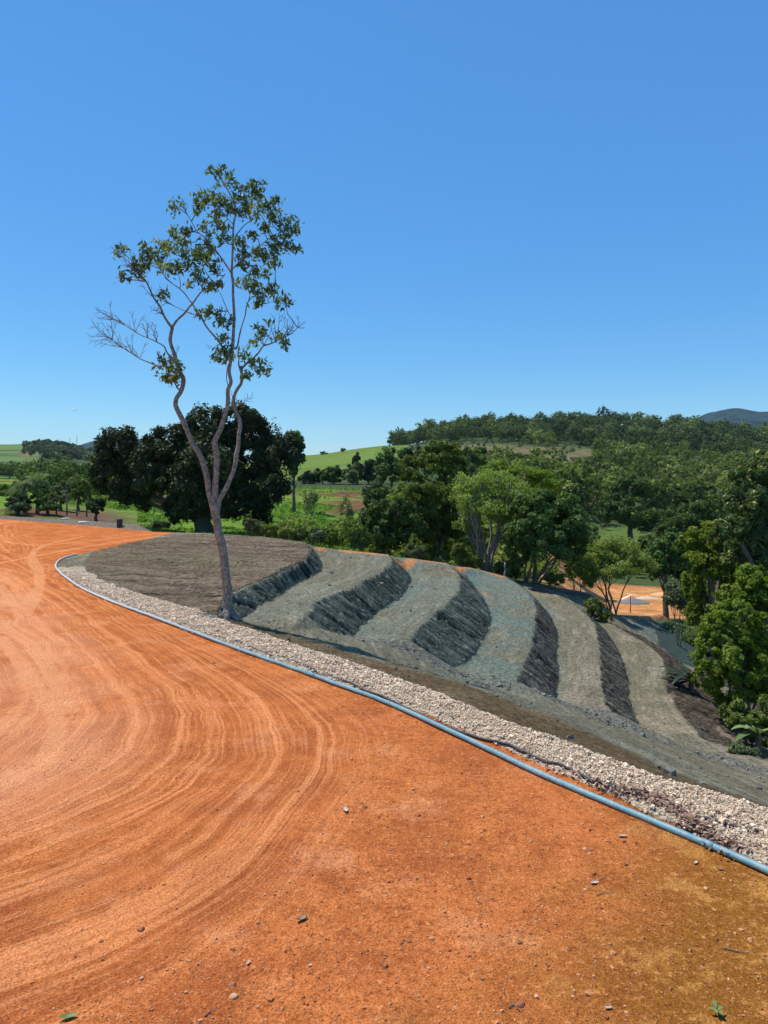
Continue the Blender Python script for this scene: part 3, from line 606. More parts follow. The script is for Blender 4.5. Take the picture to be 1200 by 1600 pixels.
def lobe_points(lobes, n, rs, clump=.30, shell=.75, nclump=26):
    """leaf centres in clumps set round the shells of ellipsoids (cx,cy,cz,rx,ry,rz)"""
    vol = np.array([(l[3] * l[4] * l[5]) ** (2 / 3) for l in lobes]); vol /= vol.sum(); out, rn, od = [], [], []
    for l, fr_ in zip(lobes, vol):
        m = max(30, int(n * fr_)); nc = max(6, int(nclump))
        d = rs.normal(size=(nc, 3)); d[:, 2] = d[:, 2] * .9 + .18; d /= np.linalg.norm(d, axis=1)[:, None]
        r_ = shell + (1 - shell) * rs.uniform(-.7, 1.0, nc); cc = d * r_[:, None]
        wc = rs.uniform(.4, 1.6, nc); k = rs.choice(nc, m, p=wc / wc.sum())
        g = rs.normal(size=(m, 3)); g /= np.linalg.norm(g, axis=1)[:, None]; g *= (rs.uniform(0, 1, m) ** .5)[:, None] * clump * rs.uniform(.6, 1.25, nc)[k][:, None]
        p = cc[k] + g; o_ = cc[k] * .45 + g / clump * .8; od.append(o_ / (np.linalg.norm(o_, axis=1)[:, None] + 1e-9)); out.append(p * np.array(l[3:6]) + np.array(l[:3])); rn.append(np.clip(rs.uniform(0, 1, nc)[k] * .55 + rs.uniform(0, 1, m) * .5, 0, 1))
    return np.concatenate(out), np.concatenate(rn), np.concatenate(od)
def crown_obj(lobes, n, size, mat, parent, rs, name='crown', elong=2.0, clump=.30, shell=.75, nclump=26, droop=.25):
    C, rn, od = lobe_points(lobes, n, rs, clump, shell, nclump); V, Q = leaf_quads(C, size, rs, elong, droop, od)
    return mesh_np(name, V, Q, mat, parent, fattrs={'rnd': rn}, smooth=False)
def limb(a, b, r0, r1, rs, mb, n=6, wob=.06, sag=0.0, sides=7):
    a, b = Vector(a), Vector(b); L = (b - a).length; pts = []
    ph = Vector(rs.uniform(-1, 1, 3))
    for i in range(n + 1):
        t = i / n; p = a.lerp(b, t); p = p + ph * (math.sin(t * math.pi) * L * wob) + Vector((0, 0, math.sin(t * math.pi) * L * sag)); 
        if 0 < i < n: p += Vector(rs.normal(size=3)) * L * .012
        pts.append(p)
    mb.tube(pts, [r0 + (r1 - r0) * (i / n) for i in range(n + 1)], sides, .15); return pts
def tree(name, cat, label, u, vb, D, lobes, leaf=.3, n=8000, mat=None, stems='single', r=.25, fork=.35, seed=1, group=None, barkm=None,
         clump=.30, shell=.75, nclump=26, elong=2.0, z=None, dpt=1.0, nstem=5):
    """lobes: (u, v, half width px, half height px, depth offset m)"""
    rs = np.random.RandomState(seed); base = P(u, vb, D); base.z = gz(base.x, base.y) if z is None else z
    root = empty(name, base, label, cat, group); ls = []
    for lb in lobes:
        off = lb[4] if len(lb) > 4 else 0.0; c = P(lb[0], lb[1], D + off) - base; k = (D + off) / F
        rx, rz = lb[2] * k, lb[3] * k; ls.append((c.x, c.y, c.z, rx, (rx * .6 + rz * .4) * dpt, rz))
    mb = MB()
    if stems == 'single':
        top = min(l[2] + l[5] * .3 for l in ls) ; fk = Vector((0.0, 0.0, max(.4, fork * max(l[2] for l in ls))))
        mb.tube([(0, 0, -.4), (r * .1, 0, fk.z * .3), (-r * .2, 0, fk.z * .7), tuple(fk)], [r * 1.35, r * 1.0, r * .85, r * .75], 9, .2)
        for l in ls: limb(fk, (l[0], l[1], l[2] + .3 * l[5]), r * .55, r * .12, rs, mb)
    else:
        for i in range(nstem):
            l = ls[i % len(ls)]; a = rs.uniform(0, 6.28); b0 = Vector((math.cos(a) * r, math.sin(a) * r, -.3))
            tip = Vector((l[0] + rs.uniform(-.6, .6) * l[3], l[1] + rs.uniform(-.6, .6) * l[4], l[2] + rs.uniform(0, .6) * l[5]))
            pts = limb(b0, tip, r * .26, r * .06, rs, mb, 8, .05)
            for j in (4, 5, 6):
                e = Vector((l[0] + rs.uniform(-.9, .9) * l[3], l[1] + rs.uniform(-.9, .9) * l[4], l[2] + rs.uniform(-.3, .9) * l[5])); limb(pts[j], e, r * .11, r * .03, rs, mb, 5, .07, sides=5)
    if r > 0: mb.build('trunk', barkm or bark, root)
    crown_obj(ls, n, leaf, mat or L_mid, root, rs, clump=clump, shell=shell, nclump=nclump, elong=elong)
    return root

# ---- the tall slender tree by the gravel strip
def slender_tree():
    D0 = G(358, 966, -0.05)[1]; K = D0 / F; rs = np.random.RandomState(5)
    base = P(358, 966, D0); base.z = gz(base.x, base.y) - .02
    root = empty('slender_tree', base, 'tall slender tree with three pale limbs and sparse leaves standing beside the gravel strip', 'tree')
    def W(u, v, dy=0.0): return P(u, v, D0) - base + Vector(((u - 600) / F * dy, dy, -(v - HV) / F * dy))
    mb = MB(); nodes = []
    def br(px, w0, w1, dy0, dy1, n=9):
        m = len(px); pts = [W(p[0], p[1], dy0 + (dy1 - dy0) * i / (m - 1)) for i, p in enumerate(px)]
        pts = smooth_path(pts, 4); k = len(pts)
        rad_ = [max(.004, (w0 + (w1 - w0) * (i / (k - 1)) ** .8) * K / 2) for i in range(k)]
        mb.tube(pts, rad_, n, .22); nodes.extend(zip(pts, rad_))
        return pts
    br([(360,975),(358,955),(356,935),(355,917),(351,890),(348,862),(344,841),(340,821),(336,800),(335,786)], 16.5, 12.5, 0, 0, 12)
    br([(338,812),(331,786),(327,769),(325,752),(322,739),(317,722),(311,708),(306,700),(301,692),(294,676),(287,659),(279,644),(274.5,633),(276,622),(282,613),(286,601),(286,591),(281,582),(277,570),(272,561),(274,557),(266,534),(269,512)], 10.5, 5.5, 0, 0.56)
    br([(336,800),(335,780),(336,765),(338,736),(338,712),(336,697),(336,688),(341,678),(345,670),(351,650),(355,637),(356,622),(356,609),(361,597),(358,582),(360,566),(362,550),(364,535),(365,519),(366,498),(365,477),(364,460),(364,443),(362,427),(363,405),(364,382),(365,351),(368,335),(367,319),(361,306),(354,294),(342,275)], 10.5, 1.8, 0, 0.3)
    br([(339,804),(342,782),(348,771),(353,763),(359,750),(364,739),(368,722),(370,708),(373,695),(373,681),(375,668),(374,655),(369,644),(366,634),(365,625),(367,616),(371,608),(376,600),(378,590),(377,580),(376,572)], 8.5, 4.8, 0, 0.5)
    br([(376,578),(384,569),(395,560),(403,552),(411,541),(420,538),(430,534),(440,528),(449,525),(458,519),(465,512)], 4.5, 1, 0.5, 1.2, 6)
    br([(377,583),(373,569),(374,556)], 3.5, 1.5, 0.5, 0.2, 6)
    br([(269,512),(262,503),(256,493),(250,479),(240,465),(234,452),(228,439),(221,431),(213,424)], 5, 1.6, 0.56, 0.98, 7)
    br([(269,512),(277,500),(288,490),(296,480),(302,473),(309,463),(316,455),(328,448),(342,439),(352,428)], 4.2, 1.5, 0.56, 0.14, 7)
    br([(362,552),(354,550),(348,543),(342,534),(334,524),(326,515),(319,505),(313,493),(306,483),(300,474),(294,466),(288,458),(278,449),(269,443),(258,432),(250,420)], 4.2, 1.2, 0, 0.91, 7)
    br([(313,495),(302,491),(291,487),(276,480),(262,474),(252,478),(244,486)], 2.2, .8, 0.35, 1.26, 5)
    br([(362,427),(358,421),(354,415),(348,406),(342,398),(335,388),(326,379),(317,369),(307,360),(299,346),(291,332),(284,322)], 3.4, 1, 0.1, 0.63, 6)
    br([(367,545),(371,541),(374,525),(378,508),(383,493),(385,480),(389,468),(391,458)], 3.4, 1.4, 0.1, 0.9, 6)
    br([(389,470),(396,463),(405,468),(416,474),(428,470)], 1.8, .8, 0.9, 1.4, 5)
    br([(364,382),(369,368),(375,360),(383,351),(392,345),(402,338)], 2.6, .9, 0.1, 0.8, 5)
    br([(363,420),(374,410),(386,401),(397,390),(408,382),(418,374),(430,367),(445,360)], 2.8, .9, 0.1, 1.3, 5)
    br([(365,500),(358,490),(350,472),(346,462),(340,452)], 1.8, .8, 0, 0.42, 5)
    br([(360,566),(356,572),(354,590),(357,606)], 2, 1.2, 0, 0.21, 5)
    br([(281,582),(273,576),(262,573),(247,572),(232,566),(218,560),(206,552),(193,544),(184,537),(177,531),(170,527)], 3.4, 1.2, 0.42, 1.33, 6)
    br([(272,566),(266,558),(260,549),(256,541),(244,534),(231,528),(221,524),(212,519),(204,514),(196,509),(186,504),(176,499)], 2.8, 1, 0.49, 1.12, 6)
    br([(282,612),(276,604),(270,592),(263,582)], 3, 1.6, 0.42, 0.63, 6)
    br([(365,351),(356,342),(346,332),(338,322)], 1.6, .8, 0.1, 0.35, 5)
    br([(366,335),(375,322),(384,310),(394,298)], 1.8, .8, 0.2, 0.8, 5)
    # roots at the foot
    for a_ in (-2.6, -1.7, -.5, .5, 1.4, 2.6):
        e = Vector((math.cos(a_) * .34, math.sin(a_) * .34, -.12)); mb.tube([(math.cos(a_) * .05, math.sin(a_) * .05, .16), tuple(e * .55 + Vector((0, 0, .09))), tuple(e)], [.10, .06, .03], 7, .2)
    mb.build('trunk', bark_pale, root)
    # bare twigs
    tw = MB()
    def fan(u0, v0, dy, ang_, n, ln, spread=.7, curl=0.0):
        for i in range(n):
            a_ = math.radians(ang_) + rs.uniform(-spread, spread); L = ln * rs.uniform(.5, 1.1); u, v = u0, v0; pts = [W(u, v, dy)]
            for s_ in range(6):
                a_ += rs.uniform(-.18, .18) + curl; u += math.cos(a_) * L / 6; v -= math.sin(a_) * L / 6; pts.append(W(u, v, dy + rs.uniform(-.06, .06) * s_))
                if s_ in (1, 3, 4):
                    b_ = a_ + rs.choice([-1, 1]) * rs.uniform(.4, .9); q = [pts[-1], W(u + math.cos(b_) * L * .16, v - math.sin(b_) * L * .16, dy + rs.uniform(-.3, .3)), W(u + math.cos(b_ + .2) * L * .3, v - math.sin(b_ + .2) * L * .3, dy + rs.uniform(-.4, .4))]
                    tw.tube(q, [.006, .005, .003], 4)
            tw.tube(pts, [.009, .008, .007, .006, .005, .004, .003], 4)
    for (u0, v0, dy, a_, n, ln) in ((176,531,-1.9,120,4,46),(193,544,-1.8,140,4,44),(206,552,-1.7,110,3,40),(170,527,-1.9,160,4,34),(196,509,-1.5,120,3,40),(176,499,-1.6,140,4,32),(212,519,-1.4,100,3,38),(231,528,-1.2,95,3,40),(218,560,-1.6,95,3,34),(245,535,-1,90,3,34),(228,439,-1.3,120,3,40),(213,424,-1.4,130,4,34),(240,465,-1,150,2,34),
                                (465,512,1.2,40,3,18),(449,525,1.1,60,3,34),(430,534,1,75,4,44),(411,541,.9,85,3,36),(440,529,1.1,50,3,36),(365,640,.4,60,4,34),(350,500,-.2,120,2,30),(356,545,0,150,2,34),(373,560,.4,100,2,34),(262,474,-1.5,120,2,30),(291,332,-.9,110,3,26),(272,563,-.8,60,2,28),(256,493,-.8,170,3,30)):
        fan(u0, v0, (-.7 * dy if dy < 0 else dy), a_, n, ln)
    # leaf clusters, each tied to the nearest limb by a twig
    cl = [(700,95,45),(760,130,50),(800,180,60),(860,160,60),(900,190,50),(620,220,55),(670,210,40),(990,220,25),(945,245,35),(480,270,40),(590,260,40),(720,230,50),(700,280,50),(780,280,60),(830,260,50),(900,290,60),(960,300,60),(1010,330,50),(1060,370,50),(920,360,40),(1060,470,45),(1000,440,50),(1040,400,30),(970,460,30),(490,390,50),(430,440,40),(530,440,55),(560,390,35),(640,370,40),(700,350,40),(720,420,40),(640,440,40),(600,480,40),(660,500,40),(540,510,45),(460,470,35),(350,470,45),(330,520,45),(230,490,45),(270,540,45),(310,580,45),(230,610,30),(400,500,45),(440,570,50),(500,580,40),(560,560,40),(620,550,50),(680,560,40),(580,620,45),(640,640,45),(690,650,25),(420,690,30),(860,400,25),(800,420,30),(820,470,40),(890,500,45),(940,510,35),(980,520,35),(820,540,45),(870,560,35),(930,590,40),(820,620,40),(860,650,50),(900,690,40),(960,670,50),(1000,710,45),(1030,720,30),(890,740,20),(640,790,45),(690,800,40),(740,830,30),(730,910,35),(920,870,50),(900,910,35),(1010,910,35),(1030,940,20),(700,990,45),(740,990,40),(820,1000,30),(880,1030,45),(910,1060,30),(850,1090,25),(430,1040,45),(460,1080,50),(510,1050,35),(450,1110,25),(490,1100,25)]
    NP = np.array([tuple(p) for p, _ in nodes]); C, RN = [], []
    for (cu, cv_, cr) in cl:
        u, v, r_ = 120 + cu * .3167, 240 + cv_ * .3167, cr * .3167
        q0 = np.array(tuple(W(u, v, 0))); dd = np.hypot(NP[:, 0] - q0[0], NP[:, 2] - q0[2]); i = int(np.argmin(dd)); dyn = NP[i, 1] + rs.normal() * .35 * min(1.5, .5 + dd[i])
        c = W(u, v, dyn); a = Vector(NP[i]); mid = a.lerp(c, .5) + Vector(rs.normal(size=3)) * .05
        tw.tube([a, mid, c], [.013, .010, .006], 5)
        nro = int(2 + cr / 9)
        for j in range(nro):
            e = Vector(rs.normal(size=3)); e.normalize(); e = c + e * (r_ * K * rs.uniform(.35, 1.05)); tw.tube([c, c.lerp(e, .5) + Vector((0, 0, .03)), e], [.006, .005, .003], 4)
            m = rs.randint(8, 14); dirs = rs.normal(size=(m, 3)); dirs[:, 2] -= .45; dirs /= np.linalg.norm(dirs, axis=1)[:, None]
            C.append(np.array(tuple(e)) + dirs * rs.uniform(.02, .16, m)[:, None]); RN.append(np.clip(rs.uniform(0, .5) + rs.uniform(0, .6, m), 0, 1))
    tw.build('twig', twig_mat, root)
    C = np.concatenate(C); V, Q = leaf_quads(C, .15, rs, 3.0, .7)
    mesh_np('crown', V, Q, L_main, root, fattrs={'rnd': np.concatenate(RN)}, smooth=False)
slender_tree()

# ---- big dark tree behind the yard
tree('mango_tree', 'tree', 'huge dark broad crowned tree behind the slender pale tree, casting shade on the field', 318, 836, 58,
     [(185,705,42,38,0),(180,745,38,32,1),(235,735,42,45,-1),(262,690,40,30,0),(300,700,45,45,1),(335,668,45,36,0),(330,730,60,50,-2),(390,690,50,45,1),(425,722,38,55,0),(410,762,42,38,-1),
      (290,768,42,40,-2),(350,780,50,36,-1),(285,795,26,26,0),(200,775,26,18,0),(400,800,24,26,1),(455,700,22,24,3),(378,650,28,20,0),(225,785,18,14,0)], leaf=.32, n=80000, mat=L_dark, r=.75, fork=.16, seed=21, clump=.30, shell=.72, nclump=46, elong=2.2, dpt=.8)
tree('slim_tree', 'tree', 'slim dark tree just right of the huge broad crowned tree', 459, 762, 88, [(460,690,17,18,0),(452,712,15,15,0),(466,715,10,12,1),(458,735,7,10,0)], .4, 3200, L_mid2, r=.2, seed=22, fork=.45)
# ---- trees behind the terraces, from left to right
tree('small_tree', 'tree', 'dark bushy tree with a low crown behind the second terrace', 610, 866, 47, [(608,798,34,34,0),(596,832,32,26,-.5),(632,826,34,34,.5),(585,785,16,20,0)], .24, 14000, L_mid2, 'multi', r=.22, seed=31, nstem=4)
tree('small_tree', 'tree', 'grey green pointed small tree left of the dark bushy tree', 583, 858, 48, [(584,782,20,26,0),(578,812,22,22,0),(590,756,9,12,0)], .2, 7000, L_olive, 'multi', r=.14, seed=32, nstem=3)
tree('tall_tree', 'tree', 'tall dark green tree with layered crown and thin paired trunks behind the third terrace', 688, 876, 50, [(655,735,30,26,0),(690,712,30,22,1),(660,765,32,24,-1),(715,745,28,28,1),(690,785,38,30,-1),(676,825,26,28,0),(715,820,24,22,0),(640,790,20,18,0)], .26, 24000, L_mid, 'multi', r=.3, seed=33, nstem=6, nclump=30)
tree('feathery_tree', 'tree', 'pale feathery vase shaped tree with many upright stems', 752, 892, 46, [(738,765,34,24,0),(775,752,38,20,1),(812,770,30,22,0),(750,795,42,22,-1),(790,800,36,22,0),(726,815,18,20,0)], .17, 15000, L_light, 'multi', r=.42, seed=34, barkm=bark_pale, nstem=12, clump=.4, shell=.6)
tree('leafy_tree', 'tree', 'dense green tree with dark underside beside the feathery tree', 828, 906, 44, [(850,790,44,30,0),(822,820,38,32,-1),(880,818,40,32,0),(855,855,46,30,-1),(812,858,24,24,0),(895,845,22,24,1)], .24, 26000, L_mid2, 'multi', r=.34, seed=35, nstem=7, nclump=30)
tree('feathery_tree', 'tree', 'light feathery tree with forked dark trunk in front of the orange clearing', 963, 948, 47, [(935,868,28,22,0),(970,862,34,24,1),(1000,878,24,20,0),(955,892,38,18,-1),(918,890,18,22,0)], .17, 17000, L_light, 'multi', r=.26, seed=36, nstem=6, clump=.4, shell=.6)
tree('thin_tree', 'tree', 'thin light green tree over the shaded end of the fifth terrace', 905, 925, 46, [(902,880,24,26,0),(888,860,18,16,0),(920,905,12,12,0)], .17, 5500, L_light, 'multi', r=.14, seed=37, nstem=4, clump=.4)
tree('leafy_shrub', 'shrub', 'thin green shrub growing in the deep shadow below the forked trunk', 935, 978, 38, [(932,950,18,14,0),(945,965,12,12,0),(922,965,10,10,0)], .13, 2200, L_mid, 'multi', r=.06, seed=38, nstem=4, clump=.4)
# behind these
tree('round_tree', 'tree', 'round topped green tree rising behind the feathery vase shaped tree', 820, 850, 70, [(820,745,45,20,0),(780,735,35,16,2),(845,765,36,24,0),(800,790,46,30,0)], .3, 14000, L_bright, r=.3, seed=41, shell=.7)
tree('bushy_tree', 'tree', 'bright green bushy tree filling the gap behind the tall layered tree', 640, 850, 66, [(632,785,24,18,0),(655,808,32,26,0),(720,832,32,28,0),(700,850,30,20,0)], .28, 12000, L_bright, r=.25, seed=42)
for i, (u, v, ru, rv, D, mt, lb) in enumerate([(612,722,28,26,130,L_mid2,'dark round tree at the top edge of the bare field'),(690,712,34,26,120,L_mid,'broad green tree behind the tall layered tree'),(648,716,24,20,150,L_dark,'small dark tree between two broad trees above the field'),
        (722,722,26,24,140,L_mid2,'dark tree at the left edge of the brown scrub slope'),(742,712,18,16,170,L_mid,'small green tree beside the brown scrub slope')]):
    tree('field_tree', 'tree', lb, u, v + rv + 14, D, [(u - ru * .35, v, ru * .7, rv * .8, 0), (u + ru * .4, v - 2, ru * .65, rv * .85, 1), (u, v + rv * .5, ru, rv * .7, -1)], D * .0042, 5200, mt, r=.3, seed=50 + i, nclump=22)
for i, (u, v, ru, rv, mt, lb) in enumerate([(485,746,17,14,L_dark,'dark low tree at the left end of the tree row under the green hill'),(504,744,12,11,L_mid2,'small tree second from the left in the row under the green hill'),(522,742,15,15,L_mid2,'middle tree of the row under the green hill'),(552,740,20,18,L_olive,'pale silvery tree in the row under the green hill'),
        (576,738,16,20,L_dark,'tall dark tree near the right end of the row under the green hill'),(594,742,14,16,L_mid2,'dark tree at the right end of the row under the green hill'),(557,718,6,10,L_dark,'small lone tree standing on the green hillside')]):
    tree('row_tree', 'tree', lb, u, v + rv, 172 if i < 6 else 250, [(u - ru * .3, v + 1, ru * .75, rv * .8, 0), (u + ru * .35, v - 1, ru * .65, rv * .9, 2)], .8, 2600, mt, r=.25, seed=70 + i, group='tree row below the green hill' if i < 6 else None, nclump=18)
for i, (u, v, lb) in enumerate([(505,708,'tiny lone tree on the left part of the green hill crest'),(536,703,'tiny low tree halfway along the green hill crest'),(609,690,'flat topped tiny tree near the right end of the green hill crest')]):
    tree('crest_tree', 'tree', lb, u, 716, 450, [(u, v, 6 - i, 2.6, 0)], 1.1, 260, L_mid2, r=.3, seed=80 + i, fork=.5, z=HC - (float(np.interp(u, [480, 600, 700], [711.5, 697, 697])) - HV) * 450 / F)
tree('umbrella_tree', 'tree', 'large dark spreading tree in the valley above the small lawn', 985, 848, 150, [(985,765,34,26,0),(958,790,26,26,-2),(1015,778,26,28,2),(985,800,40,24,-3),(940,800,14,16,0),(1008,815,26,18,0)], .62, 15000, L_mid2, r=.6, seed=91, nclump=30)
tree('valley_tree', 'tree', 'rounded dark green tree in the valley right of the dark spreading tree', 1068, 880, 95, [(1062,812,32,24,0),(1090,800,28,22,1),(1045,830,20,20,0),(1085,838,32,24,-1)], .42, 12000, L_mid2, r=.4, seed=92, nclump=30)
tree('valley_tree', 'tree', 'small dark leafy tree whose branches hang beside the orange clearing', 1040, 915, 50, [(1038,872,28,20,0),(1052,850,26,18,0),(1028,892,18,16,-.5),(1060,885,18,24,0),(1012,850,14,14,2)], .25, 10000, L_mid2, r=.2, seed=93)
tree('dry_shrub', 'shrub', 'pale dry leafed shrub at the right rim of the orange clearing', 1062, 952, 42, [(1062,925,18,22,0),(1075,935,14,16,0),(1050,935,12,14,0)], .16, 3600, L_olive, 'multi', r=.1, seed=94, barkm=bark_pale, nstem=7, clump=.45)
tree('vine_tree', 'tree', 'tall tree wrapped in bright climbing leaves with a dark hollow beneath', 1112, 985, 34, [(1085,850,26,18,0),(1105,842,32,22,-.5),(1125,862,28,24,0),(1098,880,34,22,-1),(1130,905,24,34,1),(1085,915,16,34,0),(1110,940,22,26,1.5),(1095,960,26,20,.5),(1135,945,30,26,1.5)], .17, 26000, L_bright, r=.3, seed=95, nclump=34)
tree('glossy_tree', 'tree', 'large tree with yellow tinted glossy leaves at the right edge', 1205, 1000, 31, [(1175,745,30,24,0),(1160,790,32,28,-.5),(1190,775,40,36,0),(1140,825,28,24,-1),(1175,835,40,30,0),(1215,740,34,40,0),(1185,870,34,26,0),(1225,830,40,50,1),(1150,868,22,20,0),(1195,718,20,16,.5)], .2, 34000, L_yell, r=.4, seed=96, nclump=36)
tree('edge_tree', 'tree', 'mid green tree below the yellow tinted tree at the right edge', 1190, 1020, 27, [(1180,905,34,22,0),(1150,930,30,20,0),(1195,935,40,30,0),(1225,950,40,50,0),(1130,955,20,16,0)], .17, 20000, L_bright, r=.3, seed=97, nclump=34)
tree('leafy_bush', 'bush', 'sunlit bright green bush spilling over the terrace foot at the right', 1165, 1130, 24.5, [(1120,985,30,24,0),(1150,965,34,26,0),(1185,990,34,30,.5),(1115,1025,34,30,-.3),(1155,1030,40,36,-.5),(1195,1045,34,44,0),(1140,1075,34,30,0),(1105,1060,22,22,0),(1180,1100,34,26,.2),(1215,1080,34,70,.5)], .13, 44000, L_bright, 'multi', r=.2, seed=98, nclump=44, clump=.22, shell=.85)
tree('leafy_bush', 'bush', 'darker leafy bush low at the right edge under the bright green bush', 1175, 1168, 22.3, [(1150,1118,24,22,0),(1180,1130,26,24,0),(1200,1110,20,30,0),(1195,1152,22,18,-.3)], .12, 11000, L_mid, 'multi', r=.12, seed=99)
tree('low_shrub', 'shrub', 'thin grassy shrub on the grey shoulder near the right edge', 1160, 1186, 19.5, [(1155,1170,16,8,0),(1170,1176,14,8,0)], .1, 1500, L_olive, 'multi', r=.05, seed=100, clump=.45)
# ---- shrubs and saplings along the fence line behind the mound and first terrace
sh = [(398,832,14,14,'olive shrub right of the big trunk, at the mound crest'),(425,838,16,12,'low grey green shrub at the far edge of the brown mound'),(452,842,16,13,'low spreading shrub behind the middle of the mound edge'),(475,844,14,12,'low shrub at the corner where the mound meets the first terrace'),
      (500,848,16,16,'shrub with thin upright twigs behind the first terrace'),(522,850,14,16,'light green shrub behind the middle of the first terrace'),(545,846,18,28,'tall shrub with dark leaves at the far rim of the first terrace'),(562,854,14,18,'pale shrub left of the pointed small tree'),
      (650,868,14,12,'low bright shrub at the foot of the dark bushy tree'),(722,876,14,18,'yellow green shrub between the tall trunk and the vase shaped tree'),(740,886,12,14,'low shrub at the foot of the vase shaped tree'),(785,896,12,12,'low shrub right of the vase shaped tree trunks'),(252,824,12,6,'small dark round shrub at the far end of the yard'),
      (800,900,12,16,'light shrub by the pale short post'),(867,912,14,12,'dry shrub at the rim of the fourth terrace')]
for i, (u, v, ru, rv, lb) in enumerate(sh):
    mt = (L_olive, L_mid, L_light, L_mid2)[i % 4] if i != 12 else L_dark
    tree('shrub', 'shrub', lb, u, v, 44.5 if i != 12 else 46, [(u - ru * .4, v - rv * .7, ru * .8, rv * .8, 0), (u + ru * .45, v - rv * .55, ru * .7, rv * .7, .4)], .15, 2300, mt, 'multi', r=.07, seed=110 + i, nstem=5, clump=.42, group='shrubs along the far edge of the terraces')
for i, (u, vt, lb) in enumerate([(484,768,'tall bare sapling with few leaves behind the mound corner'),(540,795,'thin sapling behind the first terrace')]):
    tree('sapling', 'tree', lb, u, 848, 45.5, [(u, (vt + 820) / 2 - 10, 10, 22, 0), (u + 6, vt + 10, 8, 10, 0)], .15, 700, L_olive, 'multi', r=.06, seed=140 + i, nstem=3, clump=.5)
# ---- left background
for i, (u, v, ru, rv, D, mt, lb) in enumerate([(20,765,22,16,75,L_mid,'bushy tree at the left edge of the picture beyond the yard'),(62,760,18,20,80,L_mid2,'dark bushy tree behind the palms'),(95,768,18,18,70,L_olive,'pale bushy tree right of the palms'),(122,765,16,20,74,L_mid,'small tree left of the huge dark crown'),
        (112,738,20,13,125,L_dark,'dark dome shaped tree in front of the left hills'),(88,735,16,12,160,L_mid2,'mid green tree left of the dark dome shaped tree'),(45,738,24,12,190,L_olive,'wide grey green tree behind the palms'),(140,742,14,22,100,L_bright,'bright tree touching the huge dark crown on its left'),
        (15,735,22,10,230,L_mid2,'far bluish tree clump at the left edge'),(75,785,22,14,62,L_mid2,'dark undergrowth tree at the top of the earth cut'),(28,785,20,14,60,L_dark,'dark bush under the palms'),(150,790,14,12,62,L_dark,'dark bush hanging over the earth cut')]):
    tree('background_tree', 'tree', lb, u, v + rv, D, [(u - ru * .35, v, ru * .7, rv * .8, 0), (u + ru * .4, v - 2, ru * .65, rv * .8, .6), (u, v + rv * .45, ru * .9, rv * .6, -.5)], max(.17, D * .0027), 6500, mt, r=.16, seed=150 + i, nclump=22)
def frond(mb, o, az, L, rise, droop, w, nl=16, lw=.05):
    """a feather leaf: midrib and leaflets on both sides"""
    pts = []
    for i in range(nl + 1):
        t = i / nl; pts.append(Vector((math.cos(az) * L * t * (1 - .12 * t), math.sin(az) * L * t * (1 - .12 * t), rise * L * t - droop * L * t * t)) + Vector(o))
    mb.tube(pts, [.03 * (1 - .8 * i / nl) for i in range(nl + 1)], 4)
    side = Vector((-math.sin(az), math.cos(az), 0))
    for i in range(2, nl):
        t = i / nl; ll = w * math.sin(math.pi * min(1, t * .85 + .12)) ** .7; p = pts[i]; f = (pts[min(i + 1, nl)] - pts[i - 1]).normalized()
        for s_ in (-1, 1):
            for h in (0, .5):
                q = p + f * (h * L / nl); tip = q + side * s_ * ll + f * ll * .45 + Vector((0, 0, -ll * .35)); b = len(mb.V); md_ = q.lerp(tip, .45) + Vector((0, 0, ll * .07))
                mb.V += [q, md_ + f * lw * .5, tip, md_ - f * lw * .5]; mb.Q.append((b, b + 1, b + 2, b + 3))
def palm(u, vb, D, ht, L, label, seed, name='coconut_palm', cat='palm', nf=16, mat=None, w=.5, rise=.75, droop=.85, tr=.14, group=None):
    rs = np.random.RandomState(seed); base = P(u, vb, D); base.z = gz(base.x, base.y); root = empty(name, base, label, cat, group)
    t = MB(); t.tube([(0, 0, -.3), (.06, 0, ht * .4), (-.05, 0, ht * .8), (0, 0, ht)], [tr * 1.3, tr, tr * .85, tr * .9], 9, .1); t.build('trunk', bark, root)
    for i in range(nf):
        m = MB(); frond(m, (0, 0, ht), 2.4 * i + rs.uniform(-.2, .2), L * rs.uniform(.8, 1.1), rise * rs.uniform(.3, 1.3), droop * rs.uniform(.75, 1.2), w, lw=.09 * L / 3)
        fo = m.build('frond', mat or L_palm, root, smooth=False)
    return root
palm(38, 800, 63, 2.3, 1.7, 'palm with arching fronds at the left, the left one of the two tallest', 201, group='palms beyond the left end of the yard')
palm(58, 800, 64, 2.6, 1.6, 'palm with upright pale fronds just right of the first palm', 202, group='palms beyond the left end of the yard', rise=1.2)
palm(28, 806, 60, .7, 1.3, 'short stemless palm in front of the two tallest palms', 203, group='palms beyond the left end of the yard')
